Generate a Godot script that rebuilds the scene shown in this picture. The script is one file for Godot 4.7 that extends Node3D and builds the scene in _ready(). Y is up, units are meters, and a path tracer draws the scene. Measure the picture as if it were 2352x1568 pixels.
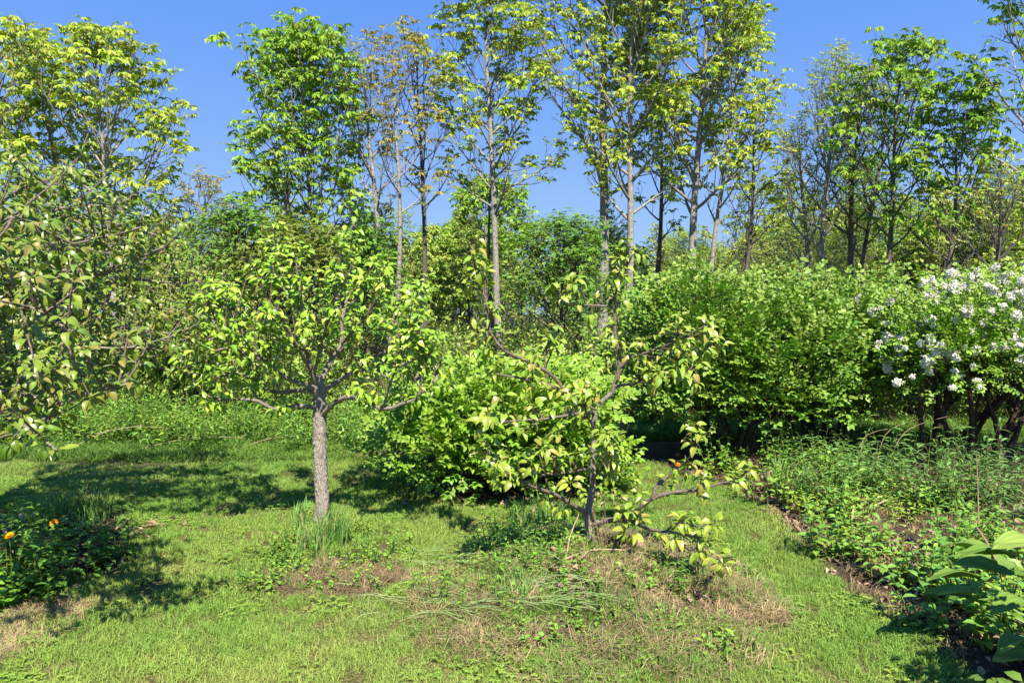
extends Node3D

# ---------------------------------------------------------------- helpers
const EYE := 1.55
const PITCH := 2.35
const FOV := 53.06

var rng := RandomNumberGenerator.new()
var names := {}
var M := {}
var noise := FastNoiseLite.new()
var noise2 := FastNoiseLite.new()

class Geo:
	var v := PackedVector3Array()
	var n := PackedVector3Array()
	var c := PackedColorArray()
	var i := PackedInt32Array()
	func tri(a: Vector3, b: Vector3, d: Vector3, na: Vector3, nb: Vector3, nd: Vector3, col: Color) -> void:
		var s := v.size()
		v.push_back(a); v.push_back(b); v.push_back(d)
		n.push_back(na); n.push_back(nb); n.push_back(nd)
		c.push_back(col); c.push_back(col); c.push_back(col)
		i.push_back(s)
		if (d - a).cross(b - a).dot(na + nb + nd) >= 0.0:
			i.push_back(s + 1); i.push_back(s + 2)
		else:
			i.push_back(s + 2); i.push_back(s + 1)
	func face(a: Vector3, b: Vector3, d: Vector3, up: Vector3, col: Color) -> void:
		var nn := (d - a).cross(b - a).normalized()
		if nn.dot(up) < 0.0: nn = -nn
		tri(a, b, d, nn, nn, nn, col)
	# a tapered tube along pts with radii rr; lump > 0 makes the bark uneven
	func tube(pts: PackedVector3Array, rr: PackedFloat32Array, sides: int, col: Color, lump := 0.0, capped := false) -> void:
		var count := pts.size()
		var s0 := v.size()
		var side := Vector3(0.37, 0.11, 0.93)
		for k in count:
			var d := (pts[mini(k + 1, count - 1)] - pts[maxi(k - 1, 0)]).normalized()
			side = (side - d * side.dot(d))
			if side.length() < 0.05: side = d.cross(Vector3(0.3, 0.8, 0.5))
			side = side.normalized()
			var other := d.cross(side)
			for j in sides:
				var a := TAU * j / sides
				var o := side * cos(a) + other * sin(a)
				var r := rr[k]
				if lump > 0.0: r *= 1.0 + lump * sin(j * 12.9 + k * 4.1) * cos(k * 2.3 + j * 7.7)
				v.push_back(pts[k] + o * r); n.push_back(o)
				c.push_back(col * (1.0 + 0.12 * sin(k * 3.7 + j * 5.1)) if lump > 0.0 else col)
		for k in count - 1:
			for j in sides:
				var a := s0 + k * sides + j
				var b := s0 + k * sides + (j + 1) % sides
				i.push_back(a); i.push_back(a + sides); i.push_back(b)
				i.push_back(b); i.push_back(a + sides); i.push_back(b + sides)
		if capped:
			var t := v.size()
			var dir := (pts[count - 1] - pts[count - 2]).normalized()
			for j in sides:
				v.push_back(v[s0 + (count - 1) * sides + j]); n.push_back(dir); c.push_back(col)
			for j in range(1, sides - 1):
				i.push_back(t); i.push_back(t + j + 1); i.push_back(t + j)
	func mesh() -> ArrayMesh:
		var a := []
		a.resize(Mesh.ARRAY_MAX)
		a[Mesh.ARRAY_VERTEX] = v; a[Mesh.ARRAY_NORMAL] = n; a[Mesh.ARRAY_COLOR] = c; a[Mesh.ARRAY_INDEX] = i
		var m := ArrayMesh.new()
		if v.size(): m.add_surface_from_arrays(Mesh.PRIMITIVE_TRIANGLES, a)
		return m

# leaves collected for one plant
class Leaves:
	var t: Array[Transform3D] = []
	var c := PackedColorArray()
	var owner := {}
	func add(where: Transform3D, col: Color) -> void:
		t.push_back(where); c.push_back(col)

func rf(a: float, b: float) -> float: return rng.randf_range(a, b)
func rdir() -> Vector3:
	var z := rf(-1, 1)
	var a := rf(0, TAU)
	var r := sqrt(1.0 - z * z)
	return Vector3(r * cos(a), z, r * sin(a))

func numbered(called: String) -> String:
	names[called] = names.get(called, -1) + 1
	return called if names[called] == 0 else "%s_%03d" % [called, names[called]]
func tag(o: Node, label := "", category := "", group := "", kind := "") -> Node:
	if label: o.set_meta("label", label)
	if category: o.set_meta("category", category)
	if group: o.set_meta("group", group)
	if kind: o.set_meta("kind", kind)
	return o
func thing(called: String, label: String, category: String, at := Vector3.ZERO, group := "") -> Node3D:
	var o := Node3D.new()
	o.name = numbered(called); o.position = at
	add_child(o)
	tag(o, label, category, group)
	return o
func part(called: String, mesh: Mesh, mat: Material, parent: Node) -> MeshInstance3D:
	var o := MeshInstance3D.new()
	o.name = called if parent != self else numbered(called)
	o.mesh = mesh; o.material_override = mat
	parent.add_child(o, true)
	return o
func copies(called: String, mesh: Mesh, mat: Material, t: Array[Transform3D], c: PackedColorArray, parent: Node) -> MultiMeshInstance3D:
	var mm := MultiMesh.new()
	mm.transform_format = MultiMesh.TRANSFORM_3D
	mm.use_colors = true
	mm.mesh = mesh
	mm.instance_count = t.size()
	for k in t.size():
		mm.set_instance_transform(k, t[k])
		mm.set_instance_color(k, c[k])
	var o := MultiMeshInstance3D.new()
	o.name = called if parent != self else numbered(called)
	o.multimesh = mm; o.material_override = mat
	o.set_meta("kind", "stuff")
	parent.add_child(o, true)
	return o

# where a point of the photograph (in a 2352 x 1568 copy of it) lies when it is d metres ahead
func at(x: float, y: float, d: float) -> Vector3:
	var f := 784.0 / tan(deg_to_rad(FOV / 2))
	var r := Vector3((x - 1176.0) / f, (784.0 - y) / f, -1.0).rotated(Vector3.RIGHT, -deg_to_rad(PITCH))
	return Vector3(0, EYE, 0) + r * (d / -r.z)
func on_screen(p: Vector3, margin := 0.0) -> bool:
	var r := (p - Vector3(0, EYE, 0)).rotated(Vector3.RIGHT, deg_to_rad(PITCH))
	if r.z > -0.4: return false
	return absf(r.x / -r.z) < 0.75 + margin and absf(r.y / -r.z) < 0.5 + margin
func facing(dir: Vector3, up: Vector3) -> Basis:
	var x := up.cross(dir)
	if x.length() < 0.02: x = Vector3(1, 0.2, 0.1).cross(dir)
	x = x.normalized()
	return Basis(x, dir.cross(x), dir)
func mix3(a: Color, b: Color, t: float) -> Color: return a.lerp(b, clampf(t, 0, 1))

# ---------------------------------------------------------------- materials
func speckle(lo: float, hi: float, freq: float, seed_: int, stretch := Vector2.ONE) -> NoiseTexture2D:
	var nz := FastNoiseLite.new()
	nz.seed = seed_; nz.frequency = freq; nz.fractal_octaves = 5; nz.fractal_gain = 0.6
	var t := NoiseTexture2D.new()
	t.width = 512; t.height = 512; t.seamless = true; t.noise = nz
	var ramp := Gradient.new()
	ramp.set_color(0, Color(lo, lo, lo)); ramp.set_color(1, Color(hi, hi, hi))
	ramp.set_offset(0, 0.25); ramp.set_offset(1, 0.75)
	t.color_ramp = ramp
	return t
func leaf_material(rough: float, back: Color, spec := 0.5, tint := Color.WHITE) -> StandardMaterial3D:
	var m := StandardMaterial3D.new()
	m.albedo_color = tint.linear_to_srgb()
	m.vertex_color_use_as_albedo = true
	m.roughness = rough; m.metallic_specular = spec
	m.cull_mode = BaseMaterial3D.CULL_DISABLED
	m.backlight_enabled = true; m.backlight = back
	return m
func bark_material(stretch: Vector3, relief: float) -> StandardMaterial3D:
	var m := StandardMaterial3D.new()
	m.vertex_color_use_as_albedo = true
	m.roughness = 0.9; m.metallic_specular = 0.3
	m.albedo_texture = M.bark_tone
	m.uv1_triplanar = true; m.uv1_scale = stretch
	if relief > 0.0:
		m.heightmap_enabled = true; m.heightmap_scale = relief; m.heightmap_texture = M.bark_relief
	return m

# ---------------------------------------------------------------- leaf shapes (base at the origin, along +z, upper side +y)
func leaf_shape(length: float, width: float, fold: float, droop: float, curl := 0.0, petiole := 0.0, col := Color.WHITE, widest := 0.4, rows := 5) -> ArrayMesh:
	var g := Geo.new()
	leaf_into(g, Transform3D.IDENTITY, length, width, fold, droop, curl, petiole, col, widest, rows)
	return g.mesh()
func leaf_into(g: Geo, tr: Transform3D, length: float, width: float, fold: float, droop: float, curl := 0.0, petiole := 0.0, col := Color.WHITE, widest := 0.4, rows := 5) -> void:
	var mid := []
	var lft := []
	var rgt := []
	for k in rows + 1:
		var t := float(k) / rows
		var w := width * 0.5 * pow(sin(PI * pow(t, log(0.5) / log(widest))), 0.8) if k > 0 and k < rows else 0.0
		var y := -droop * t * t * length
		var p := Vector3(0, y, petiole + t * length * (1.0 - 0.35 * droop * t))
		var bend := curl * sin(t * 5.0) * width
		mid.push_back(p)
		lft.push_back(p + Vector3(-w, fold * w + bend * 0.5, 0))
		rgt.push_back(p + Vector3(w, fold * w - bend * 0.5, 0))
	var up := tr.basis.y
	if petiole > 0.0:
		var q := petiole
		g.face(tr * Vector3(-0.0012, 0, 0), tr * Vector3(0.0012, 0, 0), tr * Vector3(0, 0, q), up, col * Color(1.1, 1.0, 0.9))
		g.face(tr * Vector3(0, -0.0012, 0), tr * Vector3(0, 0.0012, 0), tr * Vector3(0, 0, q), tr.basis.x, col * Color(1.1, 1.0, 0.9))
	# smooth normals across the rows
	var nl := []
	var nr := []
	for k in rows + 1:
		var along: Vector3 = mid[mini(k + 1, rows)] - mid[maxi(k - 1, 0)]
		nl.push_back((tr.basis * along.cross(Vector3(1, -fold, 0))).normalized())
		nr.push_back((tr.basis * along.cross(Vector3(1, fold, 0))).normalized())
	for k in rows:
		var a: Vector3 = tr * mid[k]
		var b: Vector3 = tr * mid[k + 1]
		var l0: Vector3 = tr * lft[k]
		var l1: Vector3 = tr * lft[k + 1]
		var r0: Vector3 = tr * rgt[k]
		var r1: Vector3 = tr * rgt[k + 1]
		g.tri(a, b, l1, nl[k], nl[k + 1], nl[k + 1], col)
		g.tri(a, b, r1, nr[k], nr[k + 1], nr[k + 1], col)
		if k > 0:
			g.tri(a, l0, l1, nl[k], nl[k], nl[k + 1], col)
			g.tri(a, r0, r1, nr[k], nr[k], nr[k + 1], col)
# a two-triangle leaflet
func leaflet(g: Geo, p: Vector3, dir: Vector3, up: Vector3, length: float, width: float, fold: float, col: Color) -> void:
	var b := facing(dir, up)
	var m := p + dir * length * 0.45 + b.y * width * 0.0
	var l := m - b.x * width * 0.5 + b.y * fold * width
	var r := m + b.x * width * 0.5 + b.y * fold * width
	var tip := p + dir * length - b.y * length * 0.15
	g.face(p, l, tip, b.y, col)
	g.face(p, r, tip, b.y, col)
# a bunch of drooping compound leaves at a twig's end
func bunch(stalks: int, leaflets: int, size: float, droop: float, vary: float, seeds: float) -> ArrayMesh:
	var g := Geo.new()
	for s in stalks:
		var a := TAU * s / stalks + rf(-0.5, 0.5)
		var out := Vector3(cos(a), rf(-0.2, 0.7), sin(a)).normalized()
		var p := out * size * rf(0.6, 1.3)
		var tone := 1.0 + rf(-vary, vary)
		var x := out.cross(Vector3.UP).normalized()
		var y := x.cross(out)
		for k in leaflets:
			var b := (float(k) / maxi(leaflets - 1, 1) - 0.5) * 3.0 + rf(-0.2, 0.2)
			var ld := (out * cos(b) + x * sin(b) + y * rf(-0.2, 0.3) + Vector3(0, -droop * rf(1.5, 3.2), 0)).normalized()
			var q := tone * (1.0 + rf(-0.15, 0.15))
			var sz := size * rf(0.8, 1.2) * (1.2 - 0.25 * absf(b))
			leaflet(g, p, ld, (out * 0.6 + Vector3(rf(-0.3, 0.3), 0.9, rf(-0.3, 0.3))).normalized(), sz, sz * rf(0.36, 0.48), rf(0.05, 0.3), Color(q * rf(0.9, 1.1), q, q * rf(0.8, 1.1)))
		if rf(0, 1) < seeds:
			for k in 5:
				leaflet(g, out * size * 0.4, Vector3(rf(-0.5, 0.5), -1, rf(-0.5, 0.5)).normalized(), out, size * 0.7, size * 0.22, 0.0, Color(1.2, 0.55, 0.8))
	return g.mesh()
# a flat layered spray of lobed leaves
func spray(count: int, size: float, spread: float, flat: float) -> ArrayMesh:
	var g := Geo.new()
	for k in count:
		var a := rf(0, TAU)
		var p := Vector3(cos(a), rf(-0.25, 0.25), sin(a)) * spread * sqrt(rf(0.05, 1.0))
		var d := (Vector3(cos(a), rf(-0.5, 0.1), sin(a))).normalized()
		var up := Vector3(rf(-flat, flat), 1, rf(-flat, flat)).normalized()
		var q := 1.0 + rf(-0.22, 0.22)
		var col := Color(q, q, q)
		var b := facing(d, up)
		leaflet(g, p, d, up, size, size * 0.5, 0.15, col)
		leaflet(g, p + d * size * 0.1, (d + b.x * 0.9).normalized(), up, size * 0.72, size * 0.36, 0.1, col)
		leaflet(g, p + d * size * 0.1, (d - b.x * 0.9).normalized(), up, size * 0.72, size * 0.36, 0.1, col)
	return g.mesh()
# a twig with leaves in pairs along it, from the origin along +z
func leafy_twig(pairs: int, length: float, leaf: float, width: float, stem: Color) -> ArrayMesh:
	var g := Geo.new()
	var p := Vector3.ZERO
	var d := Vector3(0, 0, 1)
	var pts := PackedVector3Array([p])
	for k in pairs:
		p += d * length / pairs
		d = (d + Vector3(rf(-0.12, 0.12), rf(-0.15, 0.1), 0)).normalized()
		pts.push_back(p)
		var turn := rf(-0.5, 0.5)
		for s in [-1.0, 1.0]:
			var ld := (Vector3(s, rf(-0.15, 0.35), 0).rotated(d, turn) + d * rf(0.3, 0.8)).normalized()
			var q := 1.0 + rf(-0.2, 0.2)
			var sz := rf(0.65, 1.1)
			leaf_into(g, Transform3D(facing(ld, Vector3(rf(-0.35, 0.35), 1, rf(-0.35, 0.35))), p), leaf * sz, width * sz, rf(0.05, 0.35), rf(0.1, 0.5), 0.0, 0.0, Color(q, q, q * rf(0.8, 1.1)), 0.42, 3)
	leaf_into(g, Transform3D(facing(d, Vector3.UP), p), leaf, width, 0.2, 0.3, 0.0, 0.0, Color.WHITE, 0.42, 3)
	var rr := PackedFloat32Array()
	for k in pts.size(): rr.push_back(0.0022 * (1.0 - 0.6 * k / pts.size()))
	g.tube(pts, rr, 3, stem)
	return g.mesh()

# ---------------------------------------------------------------- wood
func curve_from(p: Vector3, d: Vector3, length: float, segs: int, lift: float, wiggle: float) -> PackedVector3Array:
	var pts := PackedVector3Array([p])
	for k in segs:
		d = (d + Vector3(0, lift / segs, 0) + rdir() * wiggle).normalized()
		p += d * length / segs
		pts.push_back(p)
	return pts
func taper(count: int, r0: float, r1: float) -> PackedFloat32Array:
	var rr := PackedFloat32Array()
	for k in count: rr.push_back(lerpf(r0, r1, float(k) / maxi(count - 1, 1)))
	return rr
func along(pts: PackedVector3Array, t: float) -> Vector3:
	var s := clampf(t, 0, 1) * (pts.size() - 1)
	var k := mini(int(s), pts.size() - 2)
	return pts[k].lerp(pts[k + 1], s - k)
func heading(pts: PackedVector3Array, t: float) -> Vector3:
	var k := mini(int(clampf(t, 0, 1) * (pts.size() - 1)), pts.size() - 2)
	return (pts[k + 1] - pts[k]).normalized()
func smooth(raw: Array, steps: int) -> PackedVector3Array:
	var cv := Curve3D.new()
	for k in raw.size():
		var a: Vector3 = raw[maxi(k - 1, 0)]
		var b: Vector3 = raw[mini(k + 1, raw.size() - 1)]
		var h := (b - a) / 6.0
		cv.add_point(raw[k], -h, h)
	var pts := PackedVector3Array()
	for k in steps + 1: pts.push_back(cv.sample_baked(cv.get_baked_length() * k / steps, true))
	return pts

# ---------------------------------------------------------------- the tall thin trees at the back
# base and top are places; r trunk radius; crown: share of the height where limbs begin; reach: widest limb
func tall_tree(root: Node3D, top: Vector3, r: float, crown: float, reach: float, limbs: int, tint: Color, bunches: Array, wood: Color, full := 1.0, lift := 0.7, size := 1.0, twigs := 1.0, leafy_from := 0.0) -> void:
	var segs := 14
	var pts := PackedVector3Array()
	var bend := rf(-0.1, 0.1)
	var ph := rf(0, TAU)
	for k in segs + 1:
		var t := float(k) / segs
		var sway := sin(t * PI) * bend + sin(t * 7.0 + ph) * 0.05
		pts.push_back(Vector3(top.x * t, top.y * t - (0.06 if k == 0 else 0.0), top.z * t) + Vector3(sway, 0, sway * 0.4))
	var rr := PackedFloat32Array()
	for k in segs + 1:
		var t := float(k) / segs
		rr.push_back(r * (1.0 + 0.35 * exp(-t * 30.0)) * pow(1.0 - t, 0.75) + 0.006)
	var g := Geo.new()
	g.tube(pts, rr, 9, wood, 0.04)
	part("trunk", g.mesh(), M.grey_bark, root)
	var lots: Array[Leaves] = []
	for b in bunches: lots.push_back(Leaves.new())
	var az := rf(0, TAU)
	for k in limbs:
		var t := lerpf(crown, 0.95, pow((k + rf(0, 0.8)) / limbs, 0.85))
		az += 2.4 + rf(-0.5, 0.5)
		var rel := (t - crown) / (1.0 - crown)
		var shape := sin(PI * pow(clampf(rel * 0.86 + 0.1, 0, 1), 0.8))
		var len_ := minf(reach * (0.22 + 0.95 * shape) * rf(0.75, 1.15) * 1.15, (1.0 - t) * top.y * 0.95 + 0.2)
		var el := lerpf(0.45, 1.1, rel) + rf(-0.15, 0.15)
		var d := Vector3(cos(az) * cos(el), sin(el), sin(az) * cos(el))
		var p := along(pts, t)
		var lr := maxf(rr[int(t * segs)] * rf(0.42, 0.6), 0.008)
		var lim := curve_from(p, d, len_, 7, lift, 0.10)
		var lg := Geo.new()
		lg.tube(lim, taper(8, lr, 0.005), 5, wood * rf(0.85, 1.1))
		var nt := int(ceil((3 + len_ * 3.2) * twigs))
		for j in nt:
			var s := lerpf(0.22, 1.0, float(j + 1) / nt)
			var dd := heading(lim, s)
			var sd := rdir(); sd = (sd - dd * sd.dot(dd)).normalized()
			var tw := (dd * 0.75 + sd * 0.8 + Vector3(0, 0.25, 0)).normalized()
			var tl := (0.25 + 0.42 * len_ * (1.1 - s)) * rf(0.6, 1.2)
			var tp := curve_from(along(lim, s), tw, tl, 4, lift * 0.6, 0.12)
			lg.tube(tp, taper(5, lr * 0.35 * (1.2 - s) + 0.003, 0.003), 4, wood * rf(0.8, 1.05))
			var nn := 2 + int(tl * 3.0)
			for q in nn:
				var u := lerpf(0.3, 1.0, float(q + 1) / nn)
				var e := along(tp, u)
				var ed := heading(tp, u)
				if q < nn - 1:
					var s2 := rdir(); s2 = (s2 - ed * s2.dot(ed)).normalized()
					var t3 := curve_from(e, (ed * 0.7 + s2 * 0.8 + Vector3(0, 0.2, 0)).normalized(), rf(0.12, 0.3), 2, 0.3, 0.1)
					lg.tube(t3, taper(3, 0.0035, 0.002), 3, wood * 0.9)
					e = t3[2]
				if rf(0, 1) < full * 0.66 and rel + rf(-0.15, 0.15) >= leafy_from:
					var which := rng.randi() % bunches.size()
					var sc := rf(0.7, 1.2) * size
					var q2 := rf(0.75, 1.25)
					lots[which].add(Transform3D(Basis(Vector3.UP, rf(0, TAU)).rotated(Vector3(rf(-1, 1), 0, rf(-1, 1)).normalized(), rf(0, 0.5)).rotated(Vector3.RIGHT, 0.35).scaled(Vector3.ONE * sc), e), Color(tint.r * q2 * rf(0.88, 1.12), tint.g * q2, tint.b * q2))
		part("limb", lg.mesh(), M.grey_bark, root)
	for b in bunches.size():
		if lots[b].t.size(): copies("foliage", bunches[b], M.tree_leaf, lots[b].t, lots[b].c, root)

# ---------------------------------------------------------------- leaves as parts: the ones that show largest one by one, the rest as one part
func put_leaves(root: Node3D, shapes: Array, lv: Leaves, mat: StandardMaterial3D, singles: int, called := "leaf", rest := "foliage") -> void:
	var o := root.position
	var order := []
	for k in lv.t.size():
		var p := lv.t[k].origin + o
		var dist := p.distance_to(Vector3(0, EYE, 0))
		order.push_back([dist / lv.t[k].basis.z.length() + (0.0 if on_screen(p) else 1000.0), k])
	order.sort()
	var palette := {}
	var rest_t := []
	var rest_c := []
	for s in shapes:
		var a: Array[Transform3D] = []
		rest_t.push_back(a); rest_c.push_back(PackedColorArray())
	for j in order.size():
		var k: int = order[j][1]
		var sh := k % shapes.size()
		if j < singles and order[j][0] < 1000.0:
			var c := lv.c[k]
			var key := Vector3i(int(round(log(maxf(c.r, 0.005)) * 5)), int(round(log(maxf(c.g, 0.005)) * 5)), int(round(log(maxf(c.b, 0.005)) * 2)))
			if not palette.has(key):
				palette[key] = leaf_material(mat.roughness, mat.backlight, mat.metallic_specular, c)
			var m := part(called, shapes[sh], palette[key], lv.owner.get(k, root))
			m.transform = lv.t[k]
		else:
			rest_t[sh].push_back(lv.t[k])
			var pc: PackedColorArray = rest_c[sh]
			pc.push_back(lv.c[k])
			rest_c[sh] = pc
	for s in shapes.size():
		if rest_t[s].size(): copies(rest, shapes[s], mat, rest_t[s], rest_c[s], root)

# ---------------------------------------------------------------- pear trees
# a rosette of leaves at p
func rosette(lv: Leaves, p: Vector3, axis: Vector3, count: int, size: float, tints: Array, droop: float) -> void:
	var a0 := rf(0, TAU)
	var x := axis.cross(Vector3(0.31, 0.2, 0.9)).normalized()
	var y := axis.cross(x)
	var mood := rf(-0.3, 0.3)
	for k in count:
		var a := a0 + k * 2.4 + rf(-0.3, 0.3)
		var d := (x * cos(a) + y * sin(a) + axis * rf(0.1, 0.9) + Vector3(0, -droop * rf(0, 1.2), 0)).normalized()
		var up := (Vector3(rf(-0.6, 0.6), 1, rf(-0.6, 0.6)) + Vector3(0.05, 0.0, 0.38)).normalized()
		var sc := size * rf(0.6, 1.2)
		var b := facing(d, up)
		var t := clampf(rf(0, 1) + mood, 0, 1)
		var c: Color = mix3(tints[0], tints[1], t)
		if tints.size() > 2 and rf(0, 1) < 0.18: c = mix3(c, tints[2], rf(0.3, 1))
		lv.add(Transform3D(b.scaled_local(Vector3(sc * rf(0.8, 1.15), sc, sc)), p), c * rf(0.85, 1.15))
# main is a branch in root's own axes; spurs and shoots grow from it
# a trunk of plated bark: the surface itself is ridged
func bark_trunk(pts: PackedVector3Array, rr: PackedFloat32Array, col: Color, sides := 44, rows := 130, deep := 0.13) -> ArrayMesh:
	var g := Geo.new()
	var base := []
	for k in rows + 1:
		var t := float(k) / rows
		var p := along(pts, t)
		var d := heading(pts, t)
		var rs := t * (rr.size() - 1)
		var r := lerpf(rr[int(rs)], rr[mini(int(rs) + 1, rr.size() - 1)], rs - int(rs))
		var sx := (Vector3(1, 0, 0) - d * d.x).normalized()
		var sy := d.cross(sx)
		for j in sides + 1:
			var a := TAU * (j % sides) / sides
			var o := sx * cos(a) + sy * sin(a)
			var w := p + o * r
			var n1 := noise.get_noise_3d(w.x * 4200, w.y * 1100, w.z * 4200)
			var n2 := noise2.get_noise_3d(w.x * 9000, w.y * 3800, w.z * 9000)
			var n3 := noise2.get_noise_3d(w.x * 900, w.y * 500, w.z * 900)
			var rid := clampf(absf(n1) * 2.6, 0, 1)
			g.v.push_back(p + o * r * (1.0 + deep * (rid - 0.6) + 0.05 * n2))
			g.c.push_back(mix3(col, Color(0.30, 0.30, 0.27), 0.25 + n3) * (1.0 + 0.35 * n2))
	g.n.resize(g.v.size())
	var w2 := sides + 1
	for k in rows + 1:
		for j in w2:
			var a := g.v[k * w2 + (j + 1 if j < sides else 1)] - g.v[k * w2 + (j - 1 if j > 0 else sides - 1)]
			var b := g.v[mini(k + 1, rows) * w2 + j] - g.v[maxi(k - 1, 0) * w2 + j]
			g.n[k * w2 + j] = a.cross(b).normalized()
	for k in rows:
		for j in sides:
			var a := k * w2 + j
			g.i.append_array([a, a + w2, a + 1, a + 1, a + w2, a + w2 + 1])
	return g.mesh()
func pear_branch(root: Node3D, lv: Leaves, main: PackedVector3Array, r0: float, r1: float, wood: Color, tints: Array, dense: float, size: float, shoots: float, shoot_len: float, from := 0.12, droop := 0.35, bare := 0.0) -> void:
	var first := lv.t.size()
	var g := Geo.new()
	g.tube(main, taper(main.size(), r0, r1), 8, wood, 0.10, true)
	var total := 0.0
	for k in main.size() - 1: total += main[k].distance_to(main[k + 1])
	var n := int(total / 0.05)
	for k in n:
		var t := lerpf(from, 1.0, (k + rf(0, 0.9)) / n)
		var p := along(main, t)
		var d := heading(main, t)
		var sd := rdir(); sd = (sd - d * sd.dot(d)).normalized()
		sd = (sd + Vector3(0, 0.45, 0)).normalized()
		if rf(0, 1) < 0.75:
			var sp := curve_from(p, (sd + d * 0.3).normalized(), rf(0.025, 0.07), 2, 0.2, 0.3)
			g.tube(sp, taper(3, 0.0042, 0.003), 4, wood * 0.85, 0.0, true)
			if rf(0, 1) < dense and t > bare: rosette(lv, sp[2], (sp[2] - sp[1]).normalized(), rng.randi_range(4, 7), size, tints, droop)
		if rf(0, 1) < shoots:
			var sl := shoot_len * rf(0.4, 1.2) * (1.15 - 0.5 * t)
			var sp := curve_from(p, (sd * 0.8 + d * 0.5 + Vector3(0, 0.35, 0)).normalized(), sl, 5, 0.5, 0.10)
			g.tube(sp, taper(6, 0.0055, 0.0025), 5, mix3(wood, Color(0.16, 0.09, 0.05), 0.4))
			var m := int(sl / 0.04)
			for j in m:
				var u := lerpf(0.25, 1.0, float(j + 1) / m)
				if rf(0, 1) < dense * 0.8: rosette(lv, along(sp, u), heading(sp, u), rng.randi_range(1, 3), size, tints, droop)
			rosette(lv, sp[5], heading(sp, 1.0), rng.randi_range(5, 8), size, tints, droop)
	rosette(lv, main[main.size() - 1], heading(main, 1.0), 6, size, tints, droop)
	var br := part("branch", g.mesh(), M.pear_bark, root)
	for k in range(first, lv.t.size()): lv.owner[k] = br

func rel(root: Node3D, list: Array) -> Array:
	var out := []
	for p in list: out.push_back(at(p[0], p[1], p[2]) - root.position)
	return out

# ---------------------------------------------------------------- shrubs
# a lumpy mass of leafy twigs on stems; lobes are [centre, radii] in the shrub's own axes
func shrub(root: Node3D, lobes: Array, stems: int, stem_r: float, twigs: int, shapes: Array, mat: StandardMaterial3D, tints: Array, wood: Color, lo: float, spread: float, singles: int, scale := 1.0) -> Array:
	var lv := Leaves.new()
	var tips := []
	var ends := []
	for k in twigs:
		var lb: Array = lobes[k % lobes.size()]
		var c: Vector3 = lb[0]
		var rad: Vector3 = lb[1]
		var d := rdir()
		if d.y < -0.35: d.y *= -0.5
		d = d.normalized()
		var bump := 1.0 + 0.42 * noise.get_noise_3d((d.x + c.x) * 130, d.y * 130, (d.z + c.z) * 130) + (rf(0.0, 0.2) if rf(0, 1) < 0.12 else 0.0)
		var depth := pow(rf(0, 1), 0.45)
		var p := c + d * rad * bump * lerpf(0.35, 1.0, depth)
		if p.y < lo: continue
		var out := (d * 1.0 + Vector3(0, 0.35, 0) + rdir() * 0.65).normalized()
		var q := rf(0.75, 1.25)
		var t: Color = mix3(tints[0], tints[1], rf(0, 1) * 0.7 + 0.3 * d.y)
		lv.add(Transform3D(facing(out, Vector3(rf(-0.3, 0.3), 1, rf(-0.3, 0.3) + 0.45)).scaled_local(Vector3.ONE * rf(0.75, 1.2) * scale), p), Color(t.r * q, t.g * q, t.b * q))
		ends.push_back([p, out, depth])
		if k % 3 == 0: tips.push_back(p)
	for s in stems:
		var lb: Array = lobes[s % lobes.size()]
		var a := rf(0, TAU)
		var base := Vector3(cos(a) * spread * rf(0.2, 1), -0.03, sin(a) * spread * rf(0.2, 1))
		var c: Vector3 = lb[0]
		var rad: Vector3 = lb[1]
		var goal: Vector3 = c + Vector3(rf(-0.7, 0.7), rf(0.0, 0.6), rf(-0.7, 0.7)) * rad
		var midp := base.lerp(goal, 0.45) + Vector3(rf(-0.12, 0.12), rf(0.05, 0.25), rf(-0.12, 0.12))
		var g := Geo.new()
		var sp := smooth([base, base.lerp(midp, 0.5) + Vector3(rf(-0.08, 0.08), 0.04, rf(-0.08, 0.08)), midp, goal], 8)
		g.tube(sp, taper(9, stem_r * rf(0.7, 1.2), 0.006), 7, wood * rf(0.8, 1.15), 0.06)
		for j in 9:
			if tips.is_empty(): break
			var tp: Vector3 = tips[rng.randi() % tips.size()]
			var u := rf(0.35, 1.0)
			var sp0 := along(sp, u)
			if sp0.distance_to(tp) > rad.x * 1.3: continue
			g.tube(smooth([sp0, sp0.lerp(tp, 0.5) + rdir() * 0.08 + Vector3(0, 0.06, 0), tp], 5), taper(6, 0.009, 0.003), 4, wood * rf(0.75, 1.1))
		part("stem", g.mesh(), M.pear_bark, root)
	put_leaves(root, shapes, lv, mat, singles, "leafy_twig", "foliage")
	return ends

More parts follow.
